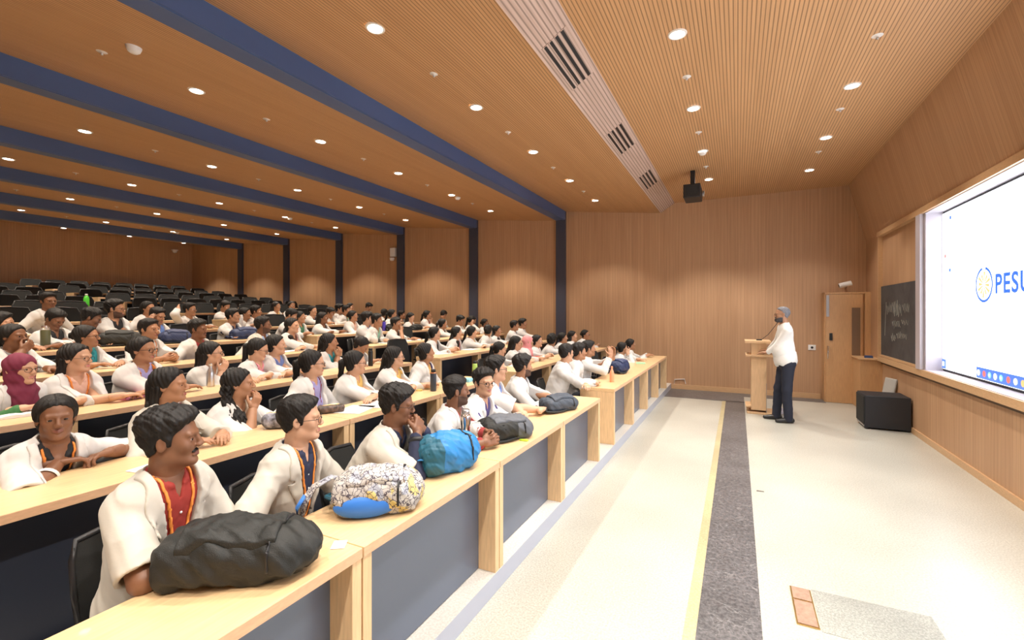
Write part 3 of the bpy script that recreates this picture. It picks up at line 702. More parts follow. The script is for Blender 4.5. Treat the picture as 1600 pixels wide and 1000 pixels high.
# lights in the ceiling
GLOW = mat('lit downlight diffuser', (1, .95, .86), emit=14, ecol=(1, .90, .76)); RING = mat('white lamp ring', (.75, .72, .68), rough=.4)
rm = MB(); rm.lathe([(.058, -.001), (.060, -.010), (.074, -.008), (.078, 0)], n=24)
dm = MB(); dm.lathe([(.0001, -.004), (.058, -.004)], n=24)
def downlight(x, y, e, lab, size=100):
    z = ceil_z(x) - .002; t = empty('ceiling_downlight', (x, y, z)); tag(t, lab, 'ceiling light', 'recessed ceiling downlights')
    global RM0
    if 'rim' not in EYE_ME: a = rm.build('lamp_ring', RING, t, smooth=True); b = dm.build('diffuser', GLOW, t); EYE_ME['rim'] = (a.data, b.data)
    else: link('lamp_ring', EYE_ME['rim'][0], parent=t); link('diffuser', EYE_ME['rim'][1], parent=t)
    if x < 1.9:
        s = math.atan2(.25, 2.435)
    l = bpy.data.lights.new('lamp', 'SPOT'); l.energy = e; l.color = (1, .93, .84) if x > -3 else (1, .86, .70); l.spot_size = math.radians(size); l.spot_blend = .45; l.shadow_soft_size = .055
    lo = bpy.data.objects.new('lamp', l); COL.objects.link(lo); lo.location = (0, 0, -.02); lo.parent = t
rows = []
for kx in range(7):
    x = -2.585 - 2.435 * kx; ys = [9.0 - 1.5625 * j for j in range(9)]
    for j, y in enumerate(ys): rows.append((x, y, SPOT_FIRST if kx == 0 else SPOT_HALL * (1.0 if kx > 1 else 1.25), '%s from far wall, in the %s lamp row behind vent strip' % (ORD[j], ORD[kx])))
for j in range(9): rows.append((-.45, 8.67 - 1.55 * j, SPOT_STAGE, '%s from far wall, stage lamp row beside vent strip' % ORD[j]))
for j in range(8): rows.append((1.06, 8.84 - 1.55 * j, SPOT_WALL, '%s from far wall, lamp row beside screen wall' % ORD[j]))
for x, y, e, l in rows: downlight(x, y, e, 'round lamp, ' + l, 100)
# sprinkler rosettes between the lamps, detectors
sm = MB(); sm.lathe([(.0001, -.012), (.012, -.012), (.014, -.004), (.036, -.004), (.042, 0)], n=16, mi=0); sm.lathe([(.0001, -.03), (.010, -.03), (.010, -.012)], n=8, mi=1)
spr = None; kk = 0
for kx in range(-2, 6):
    x = -2.585 - 2.435 * kx if kx >= 0 else (-.45 if kx == -1 else 1.06)
    for j in range(6):
        y = 8.22 - 1.5625 * j if kx >= 0 else 7.9 - 1.55 * j
        p = proj(x, y, ceil_z(x))
        if not (-10 < p[0] < 1610 and -10 < p[1]): continue
        if spr is None: spr = sm.build('sprinkler', [RING, METAL], smooth=True); o = spr
        else: o = link('sprinkler', spr.data)
        o.location = (x, y, ceil_z(x)); tag(o, 'small round sprinkler rosette, %s from far wall, %s' % (ORD[j], 'in the ceiling bay before beam %s' % NUM[kx] if kx >= 0 else ('over stage near vent strip' if kx == -1 else 'over stage near screen wall')), 'sprinkler', 'ceiling sprinklers')
dt = MB(); dt.lathe([(.0001, -.055), (.03, -.052), (.045, -.04), (.055, -.015), (.058, 0)], n=20)
for i, (px, py, x, lab) in enumerate([(209, 103, -4.6, 'large white round smoke detector on the near left ceiling'), (715, 308, -5.02, 'white dome smoke detector near the second beam end'), (1098, 247, -.45, 'white dome smoke detector over the stage by the projector'),
                                      (453, 340, -9.9, 'small dome smoke detector behind the third beam'), (277, 361, -14.7, 'tiny dome smoke detector in the rearmost bay')]):
    u = (px - 800) / F; y = x * (CC + u * SS) / (u * CC - SS)
    o = dt.build('smoke_detector', WHITEP, smooth=True); o.location = (x, y, ceil_z(x)); tag(o, lab, 'smoke detector', 'ceiling smoke detectors')
# linear vents on the sloping strip
sl = math.atan2(.19, .29)
for i, (y0, lab) in enumerate([(3.46, 'long black slotted air vent nearest the camera'), (5.50, 'black slotted air vent, middle of three on the pale strip'), (7.50, 'black slotted air vent nearest the far wall')]):
    t = empty('air_vent', (-1.345, y0, 3.885)); t.rotation_euler = (0, -sl, 0); tag(t, lab, 'air vent', 'linear ceiling vents')
    m = MB(); m.box((-.125, 0, -.004), (.125, .78, .012)); m.build('vent_plate', STRIPM, t)
    for k in range(4): m = MB(); m.box((-.105 + k * .058, .01, -.007), (-.078 + k * .058, .77, -.0035)); m.build('slot', BLACKP, t)
# ---------------------------------------------------------------- door corner
m = MB(); m.box((1.43, 9.99, 0), (2.12, YF, 2.0)); m.box((2.02, 9.94, 0), (2.10, 9.99, 2.0)); m.box((1.43, 9.945, 1.97), (2.10, 10.0, 2.0)); struct(m.build('trim_20', DOORW))
d = MB(); d.box((1.447, 9.95, .005), (1.99, 9.989, 1.965)); d = d.build('door_1', DOORW); struct(d)
m = MB(); m.box((1.83, 9.944, .87), (1.955, 9.951, 1.72)); m.build('vision_panel', mat('dark glass', (.20, .13, .085), rough=.15), d)
m = MB(); m.box((1.822, 9.942, .862), (1.83, 9.952, 1.728)); m.box((1.955, 9.942, .862), (1.963, 9.952, 1.728)); m.box((1.822, 9.942, .862), (1.963, 9.952, .87)); m.box((1.822, 9.942, 1.72), (1.963, 9.952, 1.728)); m.build('panel_frame', DOORW, d)
m = MB(); m.box((1.452, 9.935, 1.56), (1.495, 9.951, 1.95)); m.build('door_closer', mat('grey metal plate', (.42, .44, .5), rough=.4), d)
m = MB(); m.box((1.50, 9.935, 1.13), (1.545, 9.951, 1.26)); m.box((1.508, 9.932, 1.15), (1.537, 9.936, 1.19)); m.box((1.508, 9.932, 1.20), (1.537, 9.936, 1.24)); m.build('key_panel', BLACKP, d)
m = MB(); m.tube([(1.475, 9.945, 1.02), (1.475, 9.91, 1.02), (1.475, 9.91, .80), (1.475, 9.945, .80)], .010, n=8); m.build('door_handle', CHROME, d, smooth=True)
m = MB(); m.box((1.845, 9.39, 0), (2.14, 9.95, .845)); b = MB(); o = empty('wooden_cabinet', (0, 0, 0)); tag(o, 'low wooden box cabinet in the corner below the blackboard', 'cabinet'); m.build('cabinet_body', DOORW, o)
m = MB(); m.box((1.825, 9.37, .845), (2.14, 9.95, .87)); m.build('cabinet_top', TRIMW, o, bevel=.003)
o = MB(); o.box((1.93, 9.50, .87), (2.04, 9.56, .90)); o.box((1.935, 9.505, .90), (2.035, 9.555, .91)); tag(o.build('board_eraser', mat('blue eraser', (.04, .08, .22))), 'small blue board eraser on the corner cabinet', 'eraser')
# blackboard with chalk
bb = MB(); bb.box((2.105, 7.57, .955), (2.132, 9.32, 2.06)); bb = bb.build('blackboard', stone('worn blackboard', (.035, .042, .05), (.075, .085, .095), 3, .55, 1.2)); tag(bb, 'dark blackboard with faint chalk writing left of the screen', 'blackboard')
m = MB(); m.box((2.085, 7.57, .925), (2.132, 9.33, .955)); m.box((2.10, 9.32, .925), (2.132, 9.335, 2.06)); m.build('board_frame', TRIMW, bb)
CH = mat('chalk', (.30, .30, .27), rough=.9); m = MB(); rnd = random.Random(3)
def scrib(y0, y1, z, h, nn):
    pts = []
    for i in range(nn):
        t = i / (nn - 1); pts.append((2.1035, y0 + (y1 - y0) * t + .012 * math.sin(i * 2.3), z + h * (math.sin(i * 1.7 + rnd.random()) * .5) * (1 if rnd.random() < .75 else 1.7)))
    m.tube(pts, .0030, n=4)
scrib(9.02, 8.72, 1.70, .12, 16); scrib(8.70, 8.28, 1.69, .14, 26); scrib(8.24, 7.96, 1.70, .13, 16); m.tube([(2.1035, 9.02, 1.80), (2.1035, 9.06, 1.55), (2.1035, 9.10, 1.27)], .0042, n=4)
scrib(8.72, 8.35, 1.47, .09, 22); scrib(8.3, 8.0, 1.50, .07, 12); scrib(8.76, 8.56, 1.25, .09, 14); scrib(8.5, 8.05, 1.30, .08, 24); m.tube([(2.1035, 8.62, 1.80), (2.1035, 8.60, 1.58)], .005, n=4); m.tube([(2.1035, 8.47, 1.82), (2.1035, 8.46, 1.6)], .005, n=4)
m.build('chalk_writing', CH, bb)
# LED screen
SCR = mat('lit white screen', (.02, .02, .02), rough=.25, emit=SCREEN_E, ecol=(.90, .93, 1.0))
s = MB(); s.box((2.262, SY0, .935), (2.298, 7.335, 2.868)); s = s.build('led_screen', BLACKP); tag(s, 'large bright projection screen showing a blue ring logo and letters', 'screen')
m = MB(); m.box((2.255, SY0 + .015, .955), (2.262, 7.325, 2.845)); m.build('screen_image', SCR, s)
def em(name, c, e=1.0): return mat(name, (.02, .02, .02), rough=.3, emit=e, ecol=c)
BLUE = em('screen blue', (.015, .12, .55), .9); TASK = em('taskbar blue', (.05, .15, .55), .9); WHT = em('icon white', (1, 1, 1), 1.1); REDI = em('icon red', (.85, .12, .10), 1); ORI = em('logo pale orange', (1, .55, .20), .7); SKY = em('icon sky', (.2, .6, .85), 1)
def ring(cy, cz, r, w_, a0, a1, mt, nm, x=2.248, n=40):
    m = MB(); P = [(a0 + (a1 - a0) * i / n) for i in range(n + 1)]
    vs = [(x, cy - (r - w_) * math.sin(a), cz + (r - w_) * math.cos(a)) for a in P] + [(x, cy - r * math.sin(a), cz + r * math.cos(a)) for a in P]
    vs += [(x + .0016, v[1], v[2]) for v in vs]; k = n + 1
    fs = [(i, i + 1, k + i + 1, k + i) for i in range(n)]
    m.add(vs, fs); return m.build(nm, mt, s)
LY, LZ = 6.27, 1.925
ring(LY, LZ, .182, .027, .18, 6.10, BLUE, 'logo_ring')
m = MB()
for i in range(12):
    a = i * math.pi / 6 + .1; r0, r1 = .03, .135 if i % 2 == 0 else .11
    y1, z1 = LY - r0 * math.sin(a), LZ + r0 * math.cos(a); y2, z2 = LY - r1 * math.sin(a), LZ + r1 * math.cos(a)
    dy, dz = math.cos(a) * .018, math.sin(a) * .018
    m.box((0, 0, 0), (0, 0, 0)) if False else m.add([(2.248, y1 + dy * .4, z1 + dz * .4), (2.248, y2 + dy, z2 + dz), (2.248, y2 - dy, z2 - dz), (2.248, y1 - dy * .4, z1 - dz * .4)], [(0, 1, 2, 3)])
m.build('logo_rays', ORI, s)
ring(LY, LZ, .128, .006, 0, 6.283, ORI, 'logo_inner_ring')
m = MB()
for a in (0, math.pi / 2): m.add([(2.246, LY + .03 * math.sin(a) + .003 * math.cos(a), LZ + .03 * math.cos(a) - .003 * math.sin(a)), (2.246, LY - .03 * math.sin(a) + .003 * math.cos(a), LZ - .03 * math.cos(a) - .003 * math.sin(a)), (2.246, LY - .03 * math.sin(a) - .003 * math.cos(a), LZ - .03 * math.cos(a) + .003 * math.sin(a)), (2.246, LY + .03 * math.sin(a) - .003 * math.cos(a), LZ + .03 * math.cos(a) + .003 * math.sin(a))], [(0, 1, 2, 3)])
m.build('logo_cross', BLUE, s)
def text_mesh(txt, size, mt, name, parent, loc, R, ext=.001, bold=.0):
    cu = bpy.data.curves.new(name, 'FONT'); cu.body = txt; cu.size = size; cu.extrude = ext; cu.offset = bold; cu.space_character = 1.12
    o = bpy.data.objects.new(name, cu); COL.objects.link(o); bpy.context.view_layer.update()
    me = bpy.data.meshes.new_from_object(o.evaluated_get(bpy.context.evaluated_depsgraph_get())); COL.objects.unlink(o); bpy.data.objects.remove(o)
    me.materials.clear(); me.materials.append(mt); q = bpy.data.objects.new(name, me); COL.objects.link(q); q.parent = parent; q.matrix_local = Matrix.Translation(loc) @ R.to_4x4(); return q
RS = Matrix(((0, 0, -1), (-1, 0, 0), (0, 1, 0)))
text_mesh('PESU', .265, BLUE, 'screen_lettering', s, (2.249, 6.055, 1.83), RS, bold=.006)
m = MB(); m.box((2.248, SY0 + .02, .96), (2.2545, 6.43, 1.075)); m.box((2.248, 7.225, .96), (2.2545, 7.322, 1.075)); m.build('taskbar', TASK, s)
for i, (yy, mt) in enumerate([(6.38, WHT), (6.26, REDI), (6.15, SKY), (6.04, WHT), (5.93, SKY), (5.80, REDI), (5.68, WHT), (5.56, ORI)]):
    m = MB(); m.lathe([(.0001, 0), (.032, 0)], n=14, M=Matrix.Rotation(-math.pi / 2, 3, 'Y')); m.build('taskbar_icon', mt, s, loc=(2.2455, yy, 1.018))
    if i in (0, 2, 4): m = MB(); m.box((2.2425, yy - .012, 1.006), (2.244, yy + .012, 1.03)); m.build('taskbar_icon_mark', WHT, s)
m = MB(); m.box((2.244, 7.255, .99), (2.246, 7.295, 1.045)); m.build('taskbar_icon', WHT, s)
for yy, zz, mt in ((7.09, 2.76, BLUE), (7.24, 2.32, REDI), (7.10, 2.14, BLUE)): m = MB(); m.box((2.248, yy - .02, zz - .02), (2.254, yy + .02, zz + .02)); m.build('desktop_icon', mt, s)
# ---------------------------------------------------------------- stage things
t = empty('subwoofer', (1.865, 8.16, 0)); tag(t, 'black box loudspeaker standing on the floor below the screen ledge', 'loudspeaker')
m = MB(); m.box((-.255, -.23, .02), (.255, .24, .47)); m.build('cabinet', mat('black speaker cabinet', (.016, .018, .024), rough=.55, bump=.2, bscale=200), t, bevel=.008)
m = MB(); m.box((-.268, -.215, .06), (-.255, .225, .45)); m.build('grille', BLACKF, t); m = MB(); m.box((-.262, -.20, .03), (-.2555, .20, .05)); m.build('bottom_slot', METAL, t)
for a in (-1, 1):
    for b in (-1, 1): m = MB(); m.lathe([(.02, 0), (.02, .02)], n=10); m.build('foot', BLACKP, t, loc=(a * .22, b * .2, 0))
t = empty('plastic_chair', (1.93, 8.68, 0), math.radians(195)); tag(t, 'pale grey plastic chair tucked behind the black loudspeaker', 'chair')
gp = mat('grey plastic', (.42, .42, .40), rough=.45)
def shell(pts, name, parent, m_): g = Grid(V(-.3, -.3, 0), V(.3, .3, .8), .012); [g.add(p, .02) for p in pts]; return link(name, mesh_np(name, [(*nets(g), 0)], [m_]), parent=parent)
shell([rbox(V(0, 0, .36), V(.14, .15, .014), .012)], 'seat', t, gp); shell([rbox(V(-.15, 0, .51), V(.016, .14, .13), .014, rot(0, .2))], 'backrest', t, gp)
for a in (-1, 1):
    for b in (-1, 1): m = MB(); m.tube([(a * .12, b * .12, .35), (a * .14, b * .14, 0)], .014, n=8); m.build('leg', gp, t)
# lectern
t = empty('lectern', (.31, 8.50, 0)); tag(t, 'slim pale wooden lectern with two shelves beside the standing man', 'lectern')
LW = mat('pale lectern wood', (.66, .44, .25), rough=.45, noise=.08, nscale=8, stretch=(10, 10, 1))
m = MB(); m.box((-.11, -.19, .06), (.11, .19, 1.14)); m.build('column', LW, t, bevel=.004)
m = MB(); m.box((-.17, -.22, 0), (.22, .22, .03)); m.build('base_plate', LW, t, bevel=.004); m = MB(); m.box((-.19, -.2, .10), (-.11, .2, .125)); m.build('foot_rail', LW, t, bevel=.003)
m = MB(); m.box((-.2, -.24, 1.14), (.17, .24, 1.18)); m.build('top_board', LW, t, bevel=.004); m = MB(); m.box((-.19, -.23, .925), (.2, .23, .955)); m.build('lower_shelf', LW, t, bevel=.004)
m = MB(); m.box((.105, -.2, .03), (.112, .2, .5)); m.build('cable_cover', mat('grey cover', (.3, .28, .26)), t)
o = MB(); o.box((-.03, -.07, 0), (.05, -.0, .02)); o.tube([(.05, -.03, .015), (.14, -.06, .10), (.27, -.14, .30), (.33, -.2, .42)], .0045, n=6); o.tube([(.33, -.2, .42), (.345, -.21, .455)], .011, n=8)
o = o.build('gooseneck_microphone', BLACKP, smooth=False); o.location = (.31, 8.50, 1.18); tag(o, 'thin black gooseneck microphone rising from the lectern top', 'microphone')
m = MB(); rr = random.Random(5)
for k in range(9): m.tube([(.60 + rr.uniform(-.06, .10), 8.46 + rr.uniform(-.1, .1), .012 + (q % 2) * .10 * rr.random() + .01) for q in range(7)], .006, n=5)
tag(m.build('cable_bundle', mat('white and violet cables', (.5, .48, .55))), 'tangled pale cables heaped behind the lectern foot', 'cable')
# floor box
t = empty('floor_box', (.333, 2.99, 0)); tag(t, 'brass edged floor socket box with two brown lids', 'floor box')
m = MB(); m.box((-.052, -.18, .001), (.052, .19, .006)); m.build('brass_frame', BRASS, t); BR = mat('brown lid', (.34, .22, .16), rough=.4, noise=.2, nscale=50)
m = MB(); m.box((-.045, -.173, .006), (.045, .045, .010)); m.build('lid', BR, t); m = MB(); m.box((-.045, .06, .006), (.045, .183, .010)); m.build('lid', BR, t)
o = MB(); x, y = onZ(1188, 768, 0); o.box((x - .03, y - .008, .003), (x + .03, y + .008, .006)); tag(o.build('floor_plate', METAL), 'tiny metal plate let into the pale stage floor', 'floor plate')
# projector
t = empty('projector', (-.66, 8.05, 3.98)); tag(t, 'black projector hanging from a short ceiling pole', 'projector')
m = MB(); m.box((-.035, -.035, -.26), (.035, .035, 0)); m.build('pole', BLACKP, t, bevel=.003); m = MB(); m.box((-.13, -.20, -.48), (.13, .22, -.26)); m.build('projector_body', BLACKP, t, bevel=.012)
m = MB(); m.lathe([(.0001, 0), (.045, 0), (.05, .03)], n=18, M=Matrix.Rotation(math.pi / 2, 3, 'Y')); m.build('lens', METAL, t, loc=(.14, .1, -.37)); m = MB(); m.box((-.09, -.206, -.44), (.09, -.2, -.30)); m.build('vent_panel', BLACKF, t)
# wall devices
t = empty('wall_socket', (1.27, YF, .97)); tag(t, 'white wall plate with a black round socket behind the man', 'socket'); m = MB(); m.box((-.06, -.012, -.05), (.06, 0, .05)); m.build('plate', WHITEP, t, bevel=.003)
m = MB(); m.lathe([(.0001, 0), (.022, 0), (.022, .006)], n=14, M=Matrix.Rotation(math.pi / 2, 3, 'X')); m.build('socket_hole', BLACKP, t, loc=(0, -.013, 0))
t = empty('security_camera', (1.78, YF - .01, 2.17)); tag(t, 'white bullet security camera on the corner above the door', 'security camera')
m = MB(); m.lathe([(.0001, 0), (.045, 0), (.045, .17), (.038, .19), (.0001, .19)], n=16, M=Matrix.Rotation(math.radians(-105), 3, 'Y')); m.build('camera_body', WHITEP, t, loc=(.07, -.16, 0), smooth=False)
m = MB(); m.lathe([(.0001, 0), (.034, 0)], n=14, M=Matrix.Rotation(math.radians(-105), 3, 'Y')); m.build('lens', BLACKP, t, loc=(-.116, -.16, -.049)); m = MB(); m.tube([(.0, 0, -.06), (.0, -.08, -.08), (0, -.16, -.04)], .018, n=8); m.build('bracket', METAL, t)
t = empty('wall_speaker', (-8.9, YF, 3.36)); tag(t, 'small white box speaker with round sensor high on the far wall', 'wall speaker'); m = MB(); m.box((-.09, -.10, -.12), (.09, 0, .13)); m.build('speaker_box', WHITEP, t, bevel=.01)
m = MB(); m.lathe([(.0001, -.09), (.05, -.08), (.07, -.03), (.07, 0)], n=14); m.build('sensor_dome', WHITEP, t, smooth=True, loc=(.0, -.11, -.16))
t = empty('dome_camera', (XB, 9.6, 3.95)); tag(t, 'tiny white dome camera high on the back wall', 'security camera'); m = MB(); m.lathe([(.0001, -.10), (.06, -.08), (.08, -.02), (.08, 0)], n=14); m.build('dome', WHITEP, t, smooth=True, loc=(.09, 0, 0)); m = MB(); m.box((0, -.08, 0), (.16, .08, .03)); m.build('bracket', WHITEP, t)
m = MB(); m.tube([(-1.22, YF - .012, .02), (-1.20, YF - .012, .20), (-1.0, YF - .012, .22), (-.98, YF - .012, .12)], .008, n=6); tag(m.build('wall_cable', WHITEP), 'short pale cable conduit on the far wall by the last desk', 'cable')

# ================================================================ DESKS
W_MOD = 1.085
def desk_parts():
    t = empty('desk', (0, 0, 0)); H = DZ(0) - FZ(0)
    m = MB(); m.box((-.42, .002, H - .04), (0, W_MOD - .002, H)); top = m.build('desktop', DESKW, t, bevel=.003)
    m = MB(); m.box((-.0, .004, H - .038), (.0025, W_MOD - .004, H - .002)); m.build('edge_band', EDGEW, top)
    for y in (.004, W_MOD - .049): m = MB(); m.box((-.41, y, 0), (-.002, y + .045, H - .04)); m.build('side_panel', LEGW, t, bevel=.002)
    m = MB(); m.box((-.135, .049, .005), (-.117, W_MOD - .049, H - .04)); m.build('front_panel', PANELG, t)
    return t
PANEL_SHADE = mat('laminate in painted shade', (.022, .027, .042), rough=.35, spec=.5)  # same desk laminate, darkened to paint the shade on upper-tier front panels
desk0 = desk_parts(); used = False; DESKS = []
SHADEP = []
def place_desk(n, y0, lab, sy=1):
    global used
    o = desk0 if not used else copy_tree(desk0); used = True
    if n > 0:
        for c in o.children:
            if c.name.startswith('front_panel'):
                if not SHADEP: d_ = c.data.copy(); d_.materials[0] = PANEL_SHADE; SHADEP.append(d_)
                c.data = SHADEP[0]
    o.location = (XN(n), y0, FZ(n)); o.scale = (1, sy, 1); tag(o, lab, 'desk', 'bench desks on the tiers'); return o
RB, LB, WL = 5.20, 4.60, 1.105
def inview(x, y, z, mg=30):
    p = proj(x, y, z); return -mg < p[0] < 1600 + mg and -mg < p[1] < 1000 + mg and p[2] > .1
for n in range(14):
    for j in range(4):
        place_desk(n, RB + j * W_MOD, 'maple topped bench desk, %s from the aisle towards the far wall, in the %s tier' % (ORD[j], ORD[n]))
    for j in range(6):
        y1 = LB - j * WL
        if any(inview(XN(n) - a, y1 - b, DZ(n) - c) for a in (0, .4) for b in (0, .5, W_MOD) for c in (0, .6)) or (n == 0 and j < 4):
            place_desk(n, y1 - WL, 'maple topped bench desk, %s from the aisle towards the camera, in the %s tier' % (ORD[j], ORD[n]), WL / W_MOD)

# ================================================================ CHAIRS
def chair_parts():
    t = empty('office_chair', (0, 0, 0)); t.scale = (1, 1.06, 1.11)
    def part(prims, nm, parent, mt, h=.009, cutf=None):
        lo = np.min([p.lo for p, k in prims], 0) - .03; hi = np.max([p.hi for p, k in prims], 0) + .03
        g = Grid(lo, hi, h); [g.add(p, k) for p, k in prims]
        return link(nm, mesh_np(nm, [(*nets(g), 0)], [mt]), parent=parent)
    part([(rbox(V(.0, 0, .33), V(.21, .215, .028), .024), 0)], 'seat', t, BLACKF)
    g = Grid(V(-.34, -.27, .40), V(-.12, .27, .86), .009)
    X, Y, Z = g.xyz(); xs = -.225 - (Z - .45) * .16 + 1.1 * Y ** 2 * .5 + 0 * X
    hw = .215 - .03 * np.clip((Z - .70) / .12, 0, 1) ** 2
    g.f = (np.maximum.reduce([np.abs(X - xs) - .009, np.abs(Y) - hw + 0 * X, (Z - .815) + .3 * Y ** 2 + 0 * X, .47 - Z + 0 * X + 0 * Y])).astype(np.float32)
    bk = link('backrest', mesh_np('backrest', [(*nets(g), 0)], [BLACKF]), parent=t)
    m = MB(); P = []
    for y_, z_ in [(-.215, .47), (-.22, .60), (-.215, .74), (-.185, .81), (0, .822), (.185, .81), (.215, .74), (.22, .60), (.215, .47), (0, .465)]: P.append((-.225 - (z_ - .45) * .16 + .55 * y_ * y_, y_, z_))
    m.tube(P, .013, n=6, closed=True); m.build('back_frame', BLACKP, bk, smooth=True)
    m = MB(); m.tube([(-.05, 0, .30), (-.24, 0, .33), (-.262, 0, .60)], .022, n=6); m.build('back_stem', BLACKP, t)
    for s in (-1, 1): m = MB(); m.tube([(-.08, s * .2, .32), (-.08, s * .245, .37), (-.06, s * .245, .50)], .012, n=6); m.box((-.13, s * .245 - .02, .50), (.05, s * .245 + .02, .52)); m.build('armrest', BLACKP, t)
    m = MB(); m.lathe([(.028, .05), (.028, .31)], n=10)
    for k in range(5): a = k * 2 * math.pi / 5; m.tube([(0, 0, .07), (.22 * math.cos(a), .22 * math.sin(a), .045)], .018, n=6); m.lathe([(.0001, 0), (.022, .005), (.022, .04), (.0001, .045)], c=(.22 * math.cos(a), .22 * math.sin(a), 0), n=8)
    m.build('pedestal', BLACKP, t); return t
chair0 = chair_parts(); cused = False; CHAIRS = {}
def place_chair(x, y, z, rz, lab, group):
    global cused
    o = chair0 if not cused else copy_tree(chair0); cused = True
    o.location = (x, y, z); o.rotation_euler = (0, 0, rz); tag(o, lab, 'chair', group); return o

# ================================================================ PEOPLE
def seated(px, py, n, lab, lx=.60, face=22, look=None, pitch=0, roll=0, pose='desk', f=False, own=False, **kw):
    """head centre seen at (px,py); the person sits in tier n, head lx metres behind the front edge of the desk"""
    X = XN(n) - lx; Y, Z, d = onX(px, py, X)
    if look is None:
        a = math.degrees(math.atan2(7.0 - Y, 1.3 - X)); look = a + random.uniform(-7, 7)
    fa = math.radians(face); rx = XN(n) - .75 - kw.pop('dx', 0); dX = X - rx; root = V(X - dX * math.cos(fa), Y - dX * math.sin(fa) * .6, FZ(n))
    Ri = rot(-fa)
    def loc(x, y, z): return Ri @ (V(x, y, z) - root)
    Hc = loc(X, Y, Z); dz = DZ(n); D = math.radians
    hy = max(-80, min(80, look - face))
    lod = kw.pop('lod', 0 if d < 3.3 else (1 if d < 7.2 else 2))
    hR = rot(D(hy), D(pitch), D(roll)); H = lambda x, y, z: Hc + hR @ V(x, y, z)
    down = V(-.1, 0, -1); x0 = XN(n)
    ex = kw.pop('ex', 0)
    deskL, deskR = loc(x0 - .30 + ex, Y + .13, dz + .038), loc(x0 - .30 + ex, Y - .07, dz + .038)
    pole = [V(.0, .9, -.8), V(.0, -.9, -.8)]; curl = (.35, .35); palm = [V(0, 0, -1), V(0, 0, -1)]
    hands = [deskL, deskR]; ff = Ri @ V(1, 0, 0)
    if pose == 'clasp': hands = [loc(x0 - .26 + ex, Y + .06, dz + .055), loc(x0 - .27 + ex, Y - .04, dz + .05)]; palm = [V(.2, -1, -.2), V(.2, 1, -.2), V(.8, -.55, .15), V(.8, .55, .15)]; curl = (.75, .7)
    if pose == 'cross': hands = [loc(x0 - .30 + ex, Y - .10, dz + .04), loc(x0 - .24 + ex, Y + .12, dz + .045)]; palm = [V(0, 0, -1), V(0, 0, -1), V(.1, -1, 0), V(.1, 1, 0)]
    if pose == 'down': hands = [loc(x0 - .48, Y + .13, dz - .09), loc(x0 - .48, Y - .13, dz - .09)]
    if pose == 'chin': hands = [deskL, H(.085, -.035, -.165)]; palm = [V(0, 0, -1), V(-1, .2, .1), V(1, 0, 0), V(.25, .35, 1)]; pole = [pole[0], V(.5, -.5, -1)]; curl = (.3, .8)
    if pose == 'chinL': hands = [H(.085, .035, -.165), deskR]; palm = [V(-1, -.2, .1), V(0, 0, -1), V(.25, -.35, 1), V(1, 0, 0)]; pole = [V(.5, .5, -1), pole[1]]; curl = (.8, .3)
    if pose == 'mouth': hands = [deskL, H(.115, -.05, -.115)]; palm = [V(0, 0, -1), V(-1, 0, 0), V(1, 0, 0), V(0, .8, .7)]; pole = [pole[0], V(.5, -.6, -1)]; curl = (.3, .7)
    if pose == 'mouth2': hands = [H(.155, .05, -.135), H(.135, -.045, -.130)]; palm = [V(-.9, -.5, 0), V(-.9, .5, 0), V(-.1, -.6, .7), V(-.1, .6, .7)]; pole = [V(.6, .45, -1), V(.6, -.45, -1)]; curl = (.85, .85)
    if pose == 'temple': hands = [deskL, H(.035, -.125, -.085)]; palm = [V(0, 0, -1), V(0, 1, 0), V(1, 0, 0), V(.1, .2, 1)]; pole = [pole[0], V(.6, -.4, -1)]; curl = (.3, .45)
    if pose == 'templeL': hands = [H(.035, .125, -.085), deskR]; palm = [V(0, -1, 0), V(0, 0, -1), V(.1, -.2, 1), V(1, 0, 0)]; pole = [V(.6, .4, -1), pole[1]]; curl = (.45, .3)
    if pose == 'back': hands = [deskL, H(-.10, -.13, .02)]; palm = [V(0, 0, -1), V(0, 1, 0), V(1, 0, 0), V(-.6, .5, .5)]; pole = [pole[0], V(.5, -.9, .3)]
    if pose == 'raised': hands = [loc(x0 - .24, Y + .07, dz + .30), loc(x0 - .25, Y - .03, dz + .30)]; palm = [V(-.5, -1, 0), V(-.5, 1, 0), V(0, -.2, 1), V(0, .2, 1)]; pole = [V(.3, .5, -1), V(.3, -.5, -1)]; curl = (.5, .5)
    if 'hands' in kw: hands = [loc(*q) if q is not None else hh for q, hh in zip(kw.pop('hands'), hands)]
    if 'poles' in kw: pole = kw.pop('poles')
    if 'palm' in kw: palm = kw.pop('palm')
    cu = kw.pop('curl', curl)
    if f and 'hair' not in kw: kw['hair'] = 'pony'
    if f and 'coat' not in kw: kw['coat'] = 'long'
    sd = len(PEOPLE)
    r, arms = build_person('person', tuple(root), fa, Hc, D(hy), D(pitch), D(roll), lod=lod, hands=hands, poles=pole, palm=palm, curl=cu, female=f, seat=.36, seed=sd, hs=kw.pop('hs', .87 if f else .90), **kw)
    tag(r, '', 'person'); PEOPLE.append((r, n, Y, lab, px, own)); CHAIRS.setdefault(n, []).append((rx, Y, fa, px))
    return r, arms, hR, Hc, loc

def ring_on(root, a, b, t, r, w_, mt, nm):
    p = a + (b - a) * t; ax = nrm(b - a); Q = Vector(ax.tolist()).to_track_quat('Z', 'Y').to_matrix(); m = MB(); m.lathe([(r, -w_), (r + .004, -w_ * .6), (r + .004, w_ * .6), (r, w_)], n=20, M=Q, c=tuple(p)); return m.build(nm, mt, root, smooth=True)

